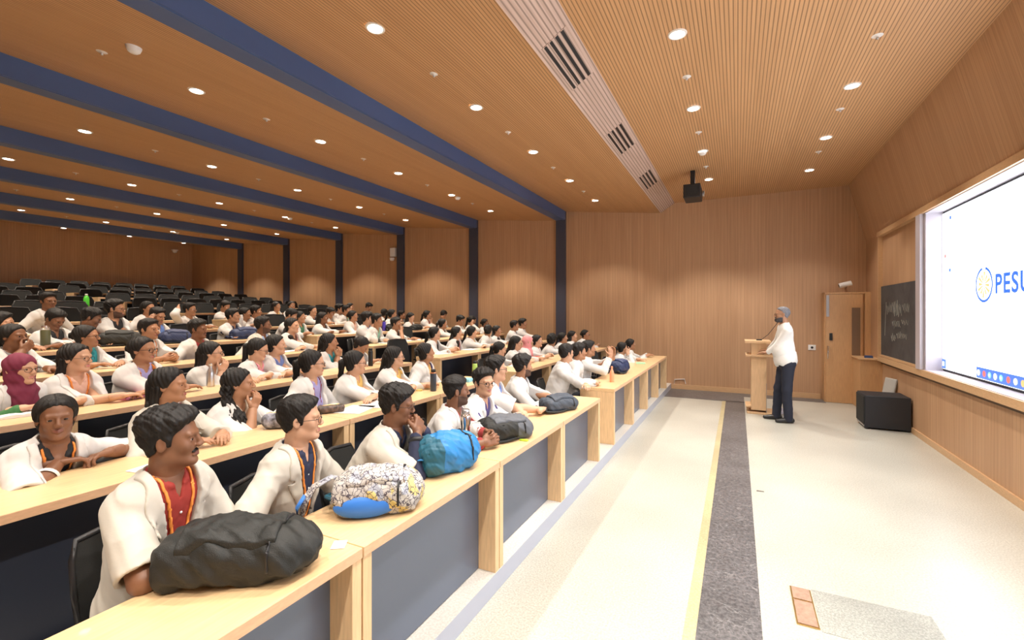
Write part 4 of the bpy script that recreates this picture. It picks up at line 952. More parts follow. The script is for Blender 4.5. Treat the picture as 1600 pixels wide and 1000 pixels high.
# ---- nearest people, one by one
r, arms, *_ = seated(268, 686, 0, 'young man in cream coat and maroon shirt behind the large black backpack', lx=.60, face=12, look=46, skin='d', hair='wavy', shirt='red', coatmat=CREAM, opening=.9, moust=1, lanyard=True, own=True, hands=[(XN(0) - .46, 1.10, DZ(0) + .0), (XN(0) - .40, 1.00, DZ(0) + .03)], poles=[V(.1, .45, -1), V(.25, -1, -.55)])
r, arms, *_ = seated(470, 655, 0, 'young man with glasses and navy shirt beside the patterned bag', lx=.62, face=14, look=44, skin='l', hair='short', shirt='navy', coatmat=CREAM, opening=.9, glasses=True, lanyard=True, pose='down', own=True)
r, arms, *_ = seated(621, 633, 0, 'man in glasses resting his mouth on both clasped hands', lx=.46, face=16, look=32, pitch=-8, skin='d', hair='wavy', shirt='navy', coatmat=CREAM, opening=.6, glasses=True, pose='mouth2', sleeve='long', own=True)
ring_on(r, *arms[1], .80, .043, .012, BLACKP, 'wristwatch')
r, arms, *_ = seated(713, 611, 0, 'bearded man in maroon shirt with faded haircut leaning behind the blue backpack', lx=.56, face=18, look=46, skin='d', hair='fade', shirt='maroon', opening=.5, beard=1, moust=1, pose='clasp', coat='long', sleeve='long', hands=[(-1.43, 2.60, DZ(0) + .06), (-1.46, 2.53, DZ(0) + .05)], own=True)
seated(756, 598, 0, 'smiling man with glasses and purple shirt looking towards the camera', lx=.56, face=6, look=-24, skin='l', hair='wavy', shirt='purple', opening=.6, glasses=True, smile=1, pose='clasp', coat='long', sleeve='long', own=True)
seated(775, 577, 0, 'man in bright blue shirt with glasses behind the smiling man', lx=.62, face=16, look=40, skin='l', hair='wavy', shirt='blue', opening=.8, glasses=True, pose='cross', own=True)
seated(817, 572, 0, 'bearded man in long white coat at the aisle end of the front desk', lx=.62, face=20, look=50, skin='m', hair='wavy', shirt='navy', coat='long', opening=.2, beard=1, pose='clasp', own=True)
seated(885, 552, 0, 'man with glasses and rolled sleeve coat at the front desk beyond the aisle', lx=.58, face=18, look=56, skin='l', hair='short', shirt='white', coat='long', opening=.1, glasses=True, pose='cross', own=True)
seated(905, 550, 0, 'man with dark wavy hair between two men at the far front desk', lx=.58, face=18, look=36, skin='m', hair='wavy', shirt='teal', coat='long', opening=.3, pose='down', own=True)
seated(920, 545, 0, 'man with raised joined hands behind the orange bottle', lx=.56, face=18, look=30, skin='m', hair='short', shirt='purple', coat='long', opening=.3, pose='raised', own=True)
seated(973, 544, 0, 'woman with black ponytail holding her head, behind the navy backpack', lx=.58, face=10, look=38, f=True, skin='l', hair='pony', shirt='white', pose='temple', own=True)
seated(986, 538, 0, 'woman with maroon lanyard at the far end of the front desk', lx=.62, face=10, look=30, f=True, skin='m', hair='bun', shirt='white', lanyard='maroon', own=True)
# second tier
r, arms, *_ = seated(88, 653, 1, 'woman with orange lanyard and white bangle leaning on the desk at left', lx=.46, face=2, look=-14, f=True, skin='d', hair='pony', shirt='black', coat='short', opening=.5, lanyard=True, smile=1, own=True,
       hands=[(*onZ(172, 706, DZ(1) + .045), DZ(1) + .045), (*onZ(92, 722, DZ(1) + .045), DZ(1) + .045)], palm=[V(.3, -.3, -1), V(.3, .3, -1), V(.2, -1, 0), V(.35, 1, 0)], curl=(.7, .6), poles=[V(.1, 1, -.3), V(.1, -1, -.3)], pose='cross')
ring_on(r, *arms[1], .62, .040, .008, mat('white bangle', (.85, .83, .78), rough=.3), 'bangle')
seated(266, 602, 1, 'woman with long loose black hair and lanyard, behind the front man in cream', lx=.56, face=14, look=42, f=True, skin='m', hair='loose', shirt='white', opening=.5, lanyard='red', pose='desk', ex=.04, coatmat=CREAM, own=True)
seated(374, 600, 1, 'woman with curly hair over her shoulder raising a hand to her chin', lx=.54, face=16, look=48, f=True, skin='m', hair='curlylong', shirt='cream', coat='short', opening=.5, pose='chin', own=True)
seated(489, 568, 1, 'woman with glasses and dark ponytail beside the brown pencil case', lx=.60, face=16, look=52, f=True, skin='l', hair='pony', shirt='violet', opening=.7, glasses=True, lanyard='maroon', pose='down', own=True, pitch=-4)
seated(556, 567, 1, 'woman with glasses and ponytail in yellow top, above the white papers', lx=.60, face=14, look=50, f=True, skin='l', hair='pony', shirt='yellow', opening=.3, glasses=True, pose='cross', own=True, pitch=-4)
seated(617, 558, 1, 'woman with glasses and orange yellow scarf, left of the woman by dark bottle', lx=.60, face=14, look=52, f=True, skin='l', hair='loose', shirt='yellow', opening=.4, glasses=True, lanyard='yellow', pose='cross', own=True)
seated(666, 551, 1, 'woman with dark tied hair sitting above the dark insulated bottle', lx=.64, face=14, look=56, f=True, skin='m', hair='bun', shirt='yellow', opening=.3, lanyard='purple', pose='down', own=True, pitch=6)
for (px, py, kw) in [
    (781, 546, dict(f=True, skin='l', hair='pony', shirt='black', look=40, pitch=-14, attr='short woman with fringe and ponytail looking down')),
    (807, 536, dict(f=True, skin='l', hair='loose', shirt='white', glasses=True, look=34, pitch=-8, attr='woman with glasses in white coat')),
    (825, 534, dict(f=True, skin='l', hijab='pinkhijab', shirt='pink', look=40, attr='woman in salmon pink headscarf')),
    (840, 533, dict(f=True, skin='l', hair='pony', shirt='pink', look=10, lanyard='maroon', attr='woman with pink lanyard facing forward')),
    (863, 531, dict(f=True, skin='m', hair='curly', shirt='white', look=80, attr='person with big curly black hair seen from behind')),
    (880, 528, dict(f=True, skin='m', hair='pony', shirt='red', look=20, attr='woman with red lanyard behind the glasses man')),
    (895, 525, dict(f=True, skin='l', hair='loose', shirt='black', look=15, attr='woman with long dark hair')),
    (915, 523, dict(f=True, skin='m', hair='bun', shirt='white', look=-5, glasses=True, attr='woman with black hair facing camera')),
]:
    a = kw.pop('attr'); kw.setdefault('pose', random.choice(['cross', 'clasp', 'down'])); seated(px, py, 1, a, lx=.50 if px > 910 else .62, face=16, **kw)
# third tier
seated(33, 577, 2, 'woman in maroon headscarf and glasses wearing a green sleeved dress', hs=.86, lx=.55, face=8, look=24, f=True, skin='l', hijab='maroonhijab', shirt='darkgreen', glasses=True, coat='short', sleeve='long', opening=.4, own=True, pose='desk')
seated(120, 560, 2, 'woman with round glasses, long hair and orange lanyard over pink top', lx=.58, face=10, look=34, f=True, skin='l', hair='loose', shirt='peach', glasses=True, lanyard=True, opening=.7, pose='cross', own=True)
seated(224, 547, 2, 'woman with blue reflecting glasses and orange lanyard above pink notebook', lx=.60, face=12, look=28, f=True, skin='m', hair='bun', shirt='violet', glasses=True, lanyard=True, opening=.4, own=True, pose='cross')
seated(331, 552, 2, 'woman with shoulder length black hair and glasses behind the steel flask', lx=.58, face=16, look=48, f=True, skin='l', hair='long', shirt='white', glasses=True, opening=.2, pose='chin', own=True)
seated(404, 546, 2, 'woman with glasses and pink lanyard looking down, long ponytail', lx=.58, face=16, look=44, pitch=-16, f=True, skin='l', hair='pony', shirt='pink', glasses=True, lanyard='red', opening=.5, own=True, pose='cross')
seated(432, 539, 2, 'woman in blue patterned top beside the woman looking down', lx=.60, face=16, look=44, f=True, skin='l', hair='pony', shirt='patternblue', opening=.8, own=True, pose='cross')
seated(515, 535, 2, 'woman in teal top holding her chin, loose dark hair', lx=.60, face=16, look=52, f=True, skin='m', hair='loose', shirt='teal', opening=.7, pose='chin', own=True)
seated(565, 540, 2, 'woman with headband bending her head down beside the black bottle', lx=.56, face=16, look=30, pitch=-38, f=True, skin='m', hair='bun', shirt='grey', opening=.4, own=True, pose='desk')
for (px, py, kw) in [
    (680, 521, dict(f=True, skin='l', hair='pony', shirt='black', look=48, attr='woman with glossy black hair and dark strap')),
    (714, 520, dict(f=True, skin='l', hair='braid', shirt='maroon', look=48, attr='woman with reddish braid over shoulder')),
    (738, 519, dict(f=True, skin='l', hair='pony', shirt='yellow', look=50, attr='woman with light ponytail and yellow lanyard', lanyard='yellow')),
    (763, 516, dict(f=True, skin='m', hair='bun', shirt='white', look=100, attr='woman with head turned away')),
    (777, 517, dict(f=True, skin='m', hair='braid', shirt='maroon', look=10, lanyard='maroon', attr='woman with long dark hair and maroon lanyard')),
    (804, 509, dict(skin='m', hair='short', shirt='navy', look=30, beard=1, attr='man with navy collar by the far wall')),
    (817, 506, dict(skin='m', hair='wavy', shirt='navy', look=15, attr='man in navy shirt nearest the far wall')),
]:
    a = kw.pop('attr'); kw.setdefault('pose', random.choice(['cross', 'clasp', 'down'])); seated(px, py, 2, a, lx=.62, face=16, coat=kw.pop('coat', 'long'), **kw)
TAB = [
    # fourth tier
    (22, 526, 3, dict(f=True, skin='d', hair='pony', shirt='grey', look=30, pose='mouth', coat='short', attr='woman covering her mouth with her hand')),
    (136, 526, 3, dict(f=True, skin='m', hair='bun', shirt='teal', glasses=True, look=52, attr='woman with dark hair and glasses in profile')),
    (233, 515, 3, dict(skin='m', hair='short', shirt='white', look=26, lanyard=True, coat='short', pose='clasp', attr='young man with hands joined on the desk')),
    (310, 515, 3, dict(skin='d', hair='wavy', shirt='maroon', look=28, moust=1, pose='down', attr='man with moustache and dark maroon shirt')),
    (411, 508, 3, dict(skin='d', hair='short', shirt='lightblue', look=50, beard=1, coatmat=CREAM, pose='down', attr='bearded man in beige checked overshirt')),
    (457, 509, 3, dict(f=True, skin='l', hair='braid', shirt='brown', look=22, attr='woman with braid and pink lanyard', lanyard='pink', pose='cross')),
    (574, 498, 3, dict(skin='l', hair='wavy', shirt='blue', look=48, pose='chin', attr='man with wavy hair and blue shirt')),
    (589, 501, 3, dict(skin='m', hair='wavy', shirt='mint', look=30, beard=1, attr='bearded man in green shirt', lx=.50)),
    (619, 506, 3, dict(skin='m', hair='wavy', shirt='black', look=20, pose='mouth', attr='man with black shirt, fist on mouth')),
    (692, 506, 3, dict(f=True, skin='m', hair='pony', shirt='black', look=50, attr='woman with ponytail in profile')),
    (719, 501, 3, dict(skin='m', hair='wavy', shirt='white', look=20, pitch=-20, attr='curly haired man looking down')),
    (738, 501, 3, dict(f=True, skin='m', hair='pony', shirt='white', look=30, pitch=-25, pose='temple', attr='woman bending with headband')),
    (758, 505, 3, dict(f=True, skin='d', hair='bun', shirt='white', look=15, pose='mouth', attr='woman with her hand over her face')),
    # fifth tier
    (86, 499, 4, dict(skin='d', hair='short', shirt='black', look=24, pitch=-28, smile=1, pose='cross', coat='long', attr='grinning man looking down behind a bottle')),
    (143, 497, 4, dict(skin='d', hair='wavy', shirt='maroon', look=60, pitch=-20, pose='down', attr='dark haired man bent forward')),
    (180, 483, 4, dict(skin='m', hair='wavy', shirt='black', look=48, glasses=True, beard=1, pose='cross', coat='long', attr='glasses man folding arms over black bag')),
    (246, 494, 4, dict(skin='m', hair='short', shirt='blue', look=20, pitch=-15, pose='temple', attr='man rubbing his forehead')),
    (364, 494, 4, dict(skin='m', hair='short', shirt='navy', look=40, pose='cross', sleeve='long', attr='man with navy sleeves and navy bag')),
    (455, 493, 4, dict(skin='m', hair='short', shirt='white', look=40, pitch=-24, lx=.5, attr='man with short hair leaning forward')),
    (469, 496, 4, dict(f=True, skin='m', hair='pony', shirt='green', look=34, attr='woman in green top')),
    (505, 497, 4, dict(f=True, skin='d', hair='loose', shirt='black', look=30, attr='woman in black top with long hair')),
    (552, 494, 4, dict(f=True, skin='m', hair='bun', shirt='peach', look=30, glasses=True, attr='woman with glasses and peach top')),
    (613, 491, 4, dict(f=True, skin='m', hair='pony', shirt='white', look=50, attr='woman in white with ponytail in profile')),
    (642, 496, 4, dict(f=True, skin='l', hair='loose', shirt='brown', look=10, pitch=-18, attr='woman with very long black hair')),
    (668, 492, 4, dict(f=True, skin='m', hair='pony', shirt='maroon', look=44, pose='chin', attr='woman holding her chin, maroon lanyard', lanyard='maroon')),
    (693, 492, 4, dict(skin='m', hair='short', shirt='white', look=80, pitch=-30, pose='down', attr='man slumped forward beside far wall')),
    # sixth tier
    (76, 471, 5, dict(skin='d', hair='short', shirt='white', look=10, pose='down', attr='tall man rising behind the grinning man', coat='long')),
    (232, 482, 5, dict(f=True, skin='m', hair='pony', shirt='peach', look=20, attr='woman in white coat facing forward')),
    (297, 484, 5, dict(skin='m', hair='short', shirt='white', look=30, glasses=True, pose='back', coat='long', attr='man with glasses, one hand behind his head')),
    (400, 487, 5, dict(skin='m', hair='short', shirt='maroon', look=46, attr='man in profile with maroon shirt')),
    (489, 486, 5, dict(f=True, skin='l', hair='bun', shirt='navy', look=6, attr='woman in navy patterned top')),
    (516, 489, 5, dict(skin='m', hair='wavy', shirt='white', look=20, pitch=-20, attr='man looking down at the desk')),
    (531, 483, 5, dict(skin='m', hair='wavy', shirt='white', look=30, attr='man with wavy hair, blue collar')),
    (541, 485, 5, dict(skin='m', hair='short', shirt='mint', look=30, lx=.5, attr='man with mint green shirt')),
    (601, 489, 5, dict(f=True, skin='m', hair='bun', shirt='yellow', look=130, attr='woman in yellow turned sideways')),
    (628, 492, 5, dict(skin='m', hair='short', shirt='white', look=30, attr='man beside the grey pillar')),
    # seventh tier
    (432, 479, 6, dict(f=True, skin='m', hair='loose', shirt='yellow', look=20, attr='woman with reddish loose hair')),
    (456, 478, 6, dict(f=True, skin='m', hair='pony', shirt='maroon', look=-10, attr='woman facing the camera')),
    (548, 480, 6, dict(f=True, skin='m', hair='bun', shirt='peach', look=30, pose='temple', attr='woman leaning on one hand')),
    (576, 480, 6, dict(skin='m', hair='wavy', shirt='black', look=20, pitch=-30, attr='man in black shirt bending forward')),
    (3, 505, 4, dict(skin='m', hair='short', shirt='white', look=60, pose='temple', coat='long', attr='person half cut off at the left edge')),
    (352, 479, 6, dict(skin='m', hair='short', shirt='white', look=20, pitch=-20, pose='cross', coat='long', attr='person slumped with a sleeve across the desk')),
    # extra heads seen between the others
    (384, 490, 5, dict(f=True, skin='m', hair='pony', shirt='white', look=40, attr='woman partly hidden by the men')),
]
for (px, py, n, kw) in TAB:
    a = kw.pop('attr')
    if 'coat' not in kw and not kw.get('f'): kw['coat'] = random.choice(['long', 'short'])
    if 'pose' not in kw: kw['pose'] = random.choice(['cross', 'cross', 'clasp', 'desk', 'down'])
    seated(px, py, n, a, lx=kw.pop('lx', .62), face=kw.pop('face', 16), **kw)
# label everyone
for n in range(0, 8):
    for side in (0, 1):
        q = [p for p in PEOPLE if p[1] == n and (p[2] > 4.9) == bool(side)]
        q.sort(key=lambda p: p[2] if side else -p[2])
        for i, p in enumerate(q):
            p[0]['group'] = 'students in white coats seated in the tiers'
            if p[5]: p[0]['label'] = p[3]
            else: p[0]['label'] = '%s, %s person %s, %s tier' % (p[3], ORD[i], 'beyond the aisle' if side else 'before the aisle', ORD[n])

for p in PEOPLE:
    if len(p[0]['label'].split()) > 16: print('LONG', p[0]['label'])
# ---- the lecturer
fa = math.pi + .18; root = V(.66, 7.93, 0); Ri = rot(-fa)
def lc(x, y, z): return Ri @ (V(x, y, z) - root)
Yh, Zh, dh = onX(1219, 491, .62)
sh = cloth(COLS['white'])
r, arms = build_person('person', tuple(root), fa, Ri @ (V(.60, 7.88, Zh) - root), -.12, -.02, lod=0, skin='m', hair='grey', hairmat=HAIRG, shirt=mat('white shirt', (.82, .82, .80), rough=.8, bump=.3, bscale=30), coat=None,
    hands=[lc(.40, 7.98, 1.0), lc(.42, 8.34, .985)], poles=[V(-.5, .5, -1), V(-.5, -.5, -1)], palm=[V(0, 0, -1), V(0, 0, -1), V(1, -.5, 0), V(1, 0, 0)], curl=(.35, .35), glasses=True, beard=2, moust=1, stand=True, sleeve='long', hs=.95, trousers=mat('navy trousers', (.014, .018, .035), rough=.8), seed=4)
tag(r, 'standing person in white shirt and navy trousers speaking at the lectern', 'person')
# shirt tail hanging over the hips
g = Grid(V(-.25, -.26, .74), V(.28, .26, 1.08), .009); g.add(ell(V(.015, 0, .95), V(.155, .19, .21)), 0); X, Y, Z = g.xyz()
g.f = np.maximum(g.f, np.maximum(.80 + .03 * np.sin(Y * 9) + .25 * X ** 2 * 10 * (X > 0) - Z, Z - 1.06)); g.f = g.f + .003 * wob(X, Y, Z, 34, 1)
link('shirt_tail', mesh_np('shirt_tail', [(*nets(g), 0)], [MATS['white shirt']]), parent=r)

# ================================================================ CHAIR PLACEMENT
k = 0
for n in range(14):
    occ = CHAIRS.get(n, [])
    q = sorted(occ, key=lambda c: c[1])
    for i, (x, y, fa_, px) in enumerate(q):
        place_chair(x + .10, y, FZ(n), fa_ * .5, 'black mesh chair under the %s seated person from the camera side, %s tier' % (ORD[i] if i < 17 else 'last', ORD[n]), 'occupied chairs').scale = (1, .74, .86)
    e = []
    for side in (0, 1):
        for j in range(8 if side else 10):
            y = (RB + .27 + .543 * j) if side else (LB - .27 - .543 * j)
            if y > 9.7 or y < -.5: continue
            if any(abs(y - c[1]) < .40 for c in occ): continue
            if n == 0 and (y < .7 or y > 9.4): continue
            if not inview(XN(n) - .87, y, FZ(n) + .80, 10): continue
            e.append((side, j, y))
    for side, j, y in e:
        place_chair(XN(n) - .74 + random.uniform(-.03, .03), y, FZ(n), random.uniform(-.12, .12), 'empty black mesh chair, %s seat from the aisle %s, %s tier' % (ORD[j], 'towards far wall' if side else 'towards camera', ORD[n]), 'empty chairs').scale = (1, 1.04, 1.05)

# ================================================================ THINGS ON THE DESKS
def on_desk(n, px, py, e=.05):
    Z = DZ(n); X, Y = onZ(px, py, Z)
    if X > XN(n) - e or X < XN(n) - .42 + e:
        X = min(max(X, XN(n) - .42 + e), XN(n) - e); Y, _, _ = onX(px, py, X)
    return X, Y, Z
def bottle(n, px, py, h, r, mt, cap, lab, ringm=None, shape='tall'):
    X, Y, Z = on_desk(n, px, py); t = empty('water_bottle', (X, Y, Z + .001)); tag(t, lab, 'bottle')
    if shape == 'tall': pr = [(.0001, 0), (r * .95, 0), (r, .005), (r, h * .80), (r * .92, h * .84), (r * .7, h * .87)]
    elif shape == 'neck': pr = [(.0001, 0), (r * .95, 0), (r, .006), (r, h * .55), (r * .85, h * .66), (r * .45, h * .80), (r * .42, h * .88)]
    else: pr = [(.0001, 0), (r * .9, 0), (r, .01), (r * .96, h * .3), (r, h * .6), (r * .75, h * .75), (r * .4, h * .88)]
    m = MB(); m.lathe(pr, n=20); m.build('bottle_body', mt, t, smooth=True)
    m = MB(); a = pr[-1][0]; m.lathe([(a, pr[-1][1]), (a * 1.12, h * .88), (a * 1.12, h * .985), (a * .9, h), (.0001, h)], n=18); m.build('cap', cap, t, smooth=True)
    if ringm: m = MB(); m.lathe([(r * .94, h * .815), (r * 1.01, h * .82), (r * 1.01, h * .86), (r * .7, h * .87)], n=20); m.build('neck_ring', ringm, t, smooth=True)
COP = mat('copper ring', (.75, .35, .2), rough=.3, metal=1); DN = mat('dark slate steel', (.035, .045, .065), rough=.35); OL = mat('olive steel', (.10, .11, .06), rough=.35)
GR = mat('green plastic', (.36, .55, .12), rough=.3); OR = mat('orange steel', (.85, .33, .18), rough=.3); GP = mat('bright green plastic', (.10, .65, .06), rough=.25)
bottle(1, 677, 611, .21, .030, DN, BLACKP, 'dark blue insulated bottle with a copper coloured neck ring', COP)
bottle(0, 727, 688, .235, .036, CHROME, METAL, 'brushed steel bottle standing behind the bright blue backpack')
bottle(1, 742, 594, .215, .028, GR, BLACKP, 'yellow green bottle with a black cap near the desk end')
bottle(2, 579, 572, .21, .028, BLACKP, BLACKP, 'plain black bottle beside the woman bending her head', shape='tall')
bottle(0, 956, 597, .20, .028, OR, OR, 'orange bottle on the front desk beyond the aisle', shape='neck')
bottle(2, 329, 601, .20, .030, METAL, CHROME, 'slim steel flask before the woman holding her chin', shape='neck')
bottle(4, 71, 546, .25, .040, OL, CHROME, 'olive and silver bottle before the grinning man', METAL)
bottle(8, 135, 479, .24, .045, GP, WHITEP, 'bright green plastic bottle among the empty back rows', shape='soft')
bottle(4, 600, 517, .22, .035, mat('violet plastic', (.06, .04, .42), rough=.3), BLACKP, 'violet blue bottle in the fifth tier')
bottle(5, 377, 511, .22, .03, WHITEP, WHITEP, 'white bottle in the sixth tier')
# bags
def bag(n, px, py, L, W, H, rz, mt, lab, name='backpack', pocket=True, strapm=None, pocketm=None, wr=1.0, lift=0, panel=None, seed=0, loop=True, zip_=True, pos=None, straps=(-1, 1)):
    X, Y, Z = on_desk(n, px, py, .1) if pos is None else pos
    t = empty(name, (X, Y, Z + .002 + lift), rz); tag(t, lab, 'bag'); strapm = strapm or mt
    g = Grid(V(-L / 2 - .05, -W / 2 - .05, -.01), V(L / 2 + .05, W / 2 + .05, H + .06), max(.005, L / 70))
    g.add(rbox(V(-.04 * L, 0, H * .46), V(L * .44, W * .46, H * .46), H * .36), 0); g.add(ell(V(L * .22, 0, H * .46), V(L * .30, W * .48, H * .50)), .04); g.add(ell(V(-L * .1, 0, H * .55), V(L * .32, W * .42, H * .5)), .05)
    X_, Y_, Z_ = g.xyz(); g.f = g.f + wr * (.0035 * wob(X_, Y_, Z_, 24, seed) + .0022 * wob(X_, Y_, Z_, 58, seed + 1)); base = g.f.copy()
    g.f = np.maximum(g.f, .0 - Z_ + 0 * X_ + 0 * Y_)
    body = link('bag_body', mesh_np('bag_body', [(*nets(g), 0)], [mt]), parent=t)
    def shell(reg, th, nm, m_, inn=.004):
        ff = np.maximum(np.maximum(base - th, -(base + inn)), np.maximum(reg + 0 * base, .002 - Z_ + 0 * base)); v, q = nets(g, ff)
        if len(q): link(nm, mesh_np(nm, [(v, q, 0)], [m_]), parent=t)
    if pocket: shell(np.maximum(np.maximum(np.abs(X_ + L * .02) - L * .30, np.abs(Y_ + W * .12) - W * .30), H * .45 - Z_) * .8, .014, 'front_pocket', pocketm or mt)
    if panel: shell((X_ + L * (.27 if mt is BLU else -.10)) * .8, .006, 'side_panel', panel)
    if zip_: shell(np.maximum(np.abs(X_ - L * .27 - Y_ * .15) - .006, H * .30 - Z_), .007, 'zipper', BLACKP); m = MB(); m.tube([(L * .27, -W * .30, H * .93), (L * .29, -W * .38, H * .80)], .005, n=5); m.build('zip_pull', CHROME, t)
    if loop: m = MB(); m.tube([(-L * .42, -.04, H * .45), (-L * .52, -.03, H * .5), (-L * .55, .0, H * .45), (-L * .52, .03, H * .42), (-L * .42, .04, H * .4)], .009, n=6, flat=.5); m.build('haul_loop', strapm, t, smooth=True)
    for s in straps:
        m = MB(); pts = [(-L * .40, s * W * .2, H * .10), (-L * .56, s * W * .32, .045), (-L * .55, s * W * .42, .02), (-L * .40, s * W * .52, .014), (-L * .15, s * W * .52, .012), (L * .05, s * W * .46, .02)]
        m.tube(pts, [.018, .022, .024, .022, .016, .012], n=8, flat=.35); m.build('shoulder_strap', strapm, t, smooth=True)
    return t
BK = mat('black backpack nylon', (.013, .0145, .0135), rough=.62, bump=.4, bscale=300)
BLU = mat('cyan blue nylon', (.015, .19, .48), rough=.5, bump=.3, bscale=60); TEALD = mat('dark teal nylon', (.01, .10, .16), rough=.55)
GRY = mat('grey polyester', (.10, .11, .13), rough=.65); NVY = mat('navy nylon', (.02, .035, .10), rough=.55); ROY = mat('royal blue panel', (.03, .06, .30), rough=.5)
def patterned():
    m = mat('grey doodle print', (.5, .5, .5), rough=.7); nt = m.node_tree; N = nt.nodes.new; L = nt.links.new; b = nt.nodes['Principled BSDF']
    tc = N('ShaderNodeTexCoord'); v = N('ShaderNodeTexVoronoi'); v.feature = 'DISTANCE_TO_EDGE'; v.inputs['Scale'].default_value = 42; nz = N('ShaderNodeTexNoise'); nz.inputs['Scale'].default_value = 30
    ad = N('ShaderNodeMixRGB') if False else N('ShaderNodeVectorMath'); ad.operation = 'ADD'; scl = N('ShaderNodeVectorMath'); scl.operation = 'SCALE'; scl.inputs['Scale'].default_value = .05
    L(tc.outputs['Object'], nz.inputs['Vector']); L(nz.outputs['Color'], scl.inputs[0]); L(tc.outputs['Object'], ad.inputs[0]); L(scl.outputs[0], ad.inputs[1]); L(ad.outputs[0], v.inputs['Vector'])
    lt = N('ShaderNodeMath'); lt.operation = 'LESS_THAN'; lt.inputs[1].default_value = .055; L(v.outputs['Distance'], lt.inputs[0])
    v2 = N('ShaderNodeTexVoronoi'); v2.inputs['Scale'].default_value = 24; L(tc.outputs['Object'], v2.inputs['Vector']); r = N('ShaderNodeValToRGB'); r.color_ramp.interpolation = 'CONSTANT'; e = r.color_ramp.elements
    e[0].color = (.46, .44, .42, 1); e[1].position = .45; e[1].color = (.52, .50, .46, 1); a = e.new(.70); a.color = (.62, .52, .20, 1); a = e.new(.80); a.color = (.34, .36, .42, 1); sp = N('ShaderNodeSeparateColor'); L(v2.outputs['Color'], sp.inputs[0]); L(sp.outputs[0], r.inputs[0])
    mx = N('ShaderNodeMix'); mx.data_type = 'RGBA'; mx.inputs[7].default_value = (.07, .06, .08, 1); L(lt.outputs[0], mx.inputs[0]); L(r.outputs[0], mx.inputs[6]); L(mx.outputs[2], b.inputs['Base Color']); return m
PAT = patterned(); PBL = mat('bright blue lining', (.03, .18, .62), rough=.55)
z0 = DZ(0)
b1 = bag(0, 0, 0, .50, .25, .165, math.radians(37), BK, 'large black backpack lying on the front desk nearest the camera', strapm=BLACKF, wr=2.0, seed=3, pos=(-1.515, .975, z0), straps=(1,))
m = MB(); m.box((-.045, -.03, 0), (.045, .03, .003)); q = m.build('logo_patch', mat('grey patch', (.05, .05, .05), rough=.5), b1, loc=(.02, -.035, .166)); q.rotation_euler = (-.12, 0, 0)
m = MB(); [m.box((-.036 + .013 * k, -.018 + .02 * j, .003), (-.028 + .013 * k, -.006 + .02 * j, .004)) for k in range(6) for j in range(2)]; m.build('patch_stitching', mat('patch grey', (.16, .16, .15)), q)
b2 = bag(0, 0, 0, .40, .24, .17, math.radians(40), PAT, 'grey doodle patterned backpack with blue lining on the front desk', strapm=TEALD, wr=1.6, panel=None, pocket=True, seed=5, pos=(-1.46, 1.57, z0), straps=(1,))
g = Grid(V(-.25, -.2, 0), V(.2, .2, .22), .006); g.add(ell(V(-.045, -.088, .055), V(.135, .042, .055)), 0); X_, Y_, Z_ = g.xyz(); link('blue_back_panel', mesh_np('blue_back_panel', [(*nets(g), 0)], [PBL]), parent=b2)
m = MB(); m.tube([(-.14, .03, .13), (-.20, .02, .15), (-.27, .0, .12), (-.31, -.02, .06), (-.31, -.03, .012)], [.02, .026, .03, .032, .03], n=8, flat=.3); m.build('shoulder_strap', PAT, b2, smooth=True)
m = MB(); m.tube([(-.30, -.05, .10), (-.325, -.055, .06), (-.33, -.05, .012)], [.022, .028, .024], n=8, flat=.3); m.build('strap_lining', PBL, b2, smooth=True)
b3 = bag(0, 0, 0, .38, .25, .20, math.radians(70), BLU, 'bright blue backpack standing on the front desk', strapm=BLU, wr=1.8, seed=7, panel=TEALD, straps=(1,), pos=(-1.47, 2.14, z0), pocket=False)
b4 = bag(0, 0, 0, .40, .24, .14, math.radians(55), GRY, 'grey and black backpack with royal blue end by the clasped hands', strapm=BLACKF, wr=1.4, seed=9, pos=(-1.47, 2.86, z0), panel=BK); 
g = Grid(V(.02, -.16, 0), V(.25, .16, .12), .006); g.add(ell(V(.085, 0, .045), V(.105, .108, .055)), 0); link('blue_base', mesh_np('blue_base', [(*nets(g), 0)], [ROY]), parent=b4)
m = MB(); m.box((-.03, -.012, 0), (.03, .012, .008)); tag(m.build('key_tag', mat('lime plastic', (.5, .75, .05)), loc=(-1.32, 2.84, z0 + .001)), 'small lime green tag beside the grey backpack', 'key tag')
bag(0, 0, 0, .38, .21, .12, math.radians(60), mat('slate bag', (.05, .065, .09), rough=.6), 'flat slate grey bag at the aisle end of the front desk', strapm=BLACKF, wr=1.0, seed=11, pos=(-1.45, 3.88, z0))
bag(0, 968, 582, .36, .22, .18, math.radians(80), NVY, 'navy backpack on the front desk beyond the aisle', strapm=BLACKF, seed=12)
bag(4, 188, 538, .42, .24, .16, math.radians(70), BK, 'black backpack under the folded arms of a man', strapm=BLACKF, seed=13)
bag(4, 276, 536, .36, .22, .15, math.radians(80), NVY, 'navy backpack with white mark beside the tall man with glasses', strapm=BLACKF, seed=14)
bag(4, 384, 528, .42, .22, .15, math.radians(85), NVY, 'long navy bag beside the man with navy sleeves', strapm=NVY, seed=15)
bag(4, 612, 516, .34, .2, .12, math.radians(85), BK, 'black bag on the fifth tier desk beyond the aisle', strapm=BLACKF, seed=16)
bag(4, 650, 519, .30, .2, .10, math.radians(85), BK, 'low black bag by the long haired woman', strapm=BLACKF, seed=17)
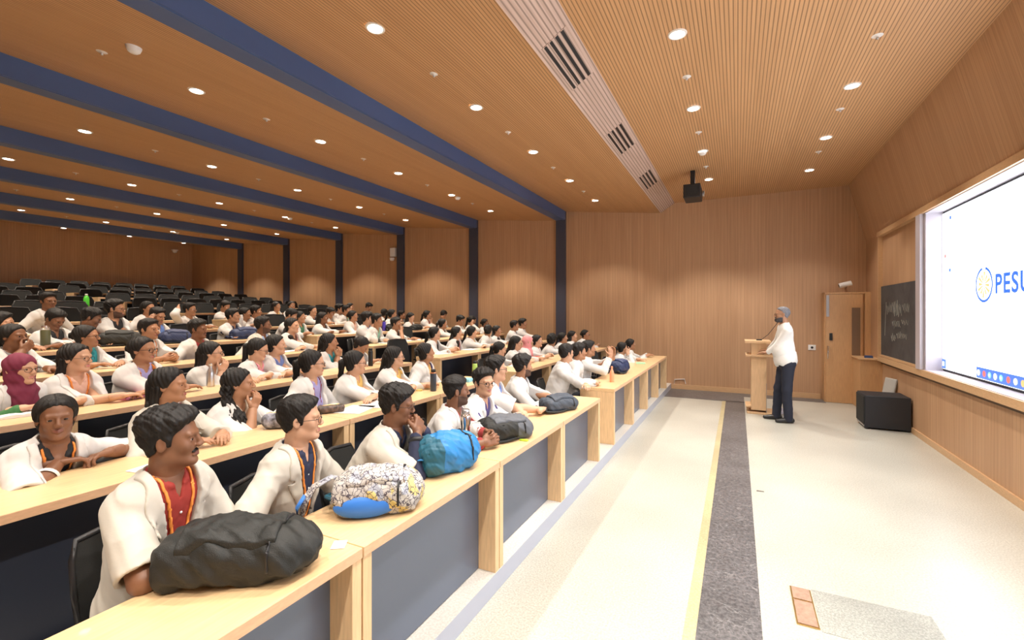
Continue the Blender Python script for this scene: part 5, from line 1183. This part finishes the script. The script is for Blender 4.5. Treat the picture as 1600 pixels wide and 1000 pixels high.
def pouch(n, px, py, L, W, H, rz, mt, lab, cat='pouch'):
    X, Y, Z = on_desk(n, px, py, .07); t = empty(cat.replace(' ', '_'), (X, Y, Z + .001), rz); tag(t, lab, cat)
    g = Grid(V(-L / 2 - .03, -W / 2 - .03, -.01), V(L / 2 + .03, W / 2 + .03, H + .03), max(.004, L / 50)); g.add(rbox(V(0, 0, H / 2), V(L / 2, W / 2, H / 2), H * .45), 0); X_, Y_, Z_ = g.xyz(); g.f = np.maximum(g.f + .002 * wob(X_, Y_, Z_, 50, 1), -Z_ + 0 * g.f)
    link('pouch_body', mesh_np('pouch_body', [(*nets(g), 0)], [mt]), parent=t); m = MB(); m.tube([(-L * .38, 0, H * .98), (0, 0, H * 1.02), (L * .38, 0, H * .98)], .003, n=5); m.tube([(L * .38, 0, H), (L * .46, .01, H * .7)], .003, n=5); m.build('zipper', BRASS, t)
FLOR = mat('dark floral print', (.10, .10, .12), rough=.6, noise=2.5, nscale=30); pouch(1, 436, 668, .20, .13, .10, math.radians(40), FLOR, 'dark floral pouch beside the woman with curly hair')
pouch(1, 517, 645, .20, .075, .06, math.radians(58), mat('brown floral case', (.07, .045, .035), rough=.5, noise=1.2, nscale=40), 'brown pencil case in front of the woman with glasses', 'pencil case')
pouch(1, 836, 561, .2, .12, .07, math.radians(70), mat('red pouch', (.55, .10, .08)), 'red pouch before the woman in pink headscarf')
def sheet(n, px, py, L, W, H, rz, mt, lab, cat='paper', e=.06):
    X, Y, Z = on_desk(n, px, py, e); m = MB(); m.box((-L / 2, -W / 2, 0), (L / 2, W / 2, H)); o = m.build(cat.replace(' ', '_'), mt, bevel=.0008 if H > .004 else 0); o.location = (X, Y, Z + .0015); o.rotation_euler = (0, 0, rz); return tag(o, lab, cat)
PAP = mat('white paper', (.82, .82, .84), rough=.8); PNK = mat('pink cover', (.65, .22, .35), rough=.6); YLW = mat('yellow folder', (.80, .62, .20)); GRN = mat('green card', (.35, .65, .40)); SKYC = mat('sky blue card', (.25, .6, .78))
sheet(1, 556, 640, .21, .29, .003, .3, PAP, 'loose white sheet before the woman with yellow top')
sheet(1, 590, 632, .21, .25, .003, .1, PAP, 'second white sheet beside the first, below the glasses woman')
sheet(1, 225, 731, .06, .13, .002, .2, PAP, 'small white slip on the desk behind the front man')
sheet(0, 530, 852, .05, .06, .002, .6, PAP, 'tiny white label stuck on the front desk edge')
sheet(2, 205, 618, .15, .20, .016, .3, PNK, 'pink notebook before the woman with reflecting glasses', 'notebook')
sheet(1, 650, 606, .15, .2, .012, .5, YLW, 'yellow folder before the woman with orange scarf', 'folder')
sheet(1, 664, 598, .10, .16, .02, .2, GRN, 'pale green card beside the yellow folder', 'card')
sheet(1, 731, 596, .10, .14, .03, .1, SKYC, 'sky blue booklet beside the yellow green bottle', 'booklet')
sheet(0, 1001, 568, .15, .21, .012, .2, GRN, 'green edged notebook before the women at far desk end', 'notebook')
sheet(1, 852, 554, .08, .15, .009, .1, BLACKP, 'black phone before the woman with pink lanyard', 'phone')
for i, (n, px, py) in enumerate([(3, 606, 536), (3, 636, 531), (3, 655, 529), (4, 665, 513), (4, 690, 511), (2, 690, 548), (2, 735, 541), (3, 470, 546), (3, 440, 550), (4, 545, 521), (2, 445, 568), (2, 800, 534)]):
    sheet(n, px, py, .21, .29, .004, .2 * (i % 5) - .3, PAP, 'white open papers on the %s tier desk, %s such sheet from the left' % (ORD[n], ORD[sorted([q for q in [(3, 606), (3, 636), (3, 655), (4, 665), (4, 690), (2, 690), (2, 735), (3, 470), (3, 440), (4, 545), (2, 445), (2, 800)] if q[0] == n]).index((n, px))]))
X, Y, Z = on_desk(2, 32, 641, .12); t = empty('open_book', (X, Y, Z + .001), -.2); tag(t, 'open white book before the woman in maroon headscarf', 'book')
for s in (-1, 1):
    m = MB(); P = [(s * .145 * k / 6, .004 + .016 * math.sin(math.pi * min(1, k / 6 + .15) ** .7)) for k in range(7)]
    for a, b in zip(P[:-1], P[1:]): m.add([(-.1, a[0], 0), (.1, a[0], 0), (.1, b[0], 0), (-.1, b[0], 0), (-.1, a[0], a[1]), (.1, a[0], a[1]), (.1, b[0], b[1]), (-.1, b[0], b[1])], [(0, 3, 2, 1), (4, 5, 6, 7), (0, 1, 5, 4), (2, 3, 7, 6), (3, 0, 4, 7), (1, 2, 6, 5)])
    m.build('page_block', PAP, t)
print('people', len(PEOPLE))
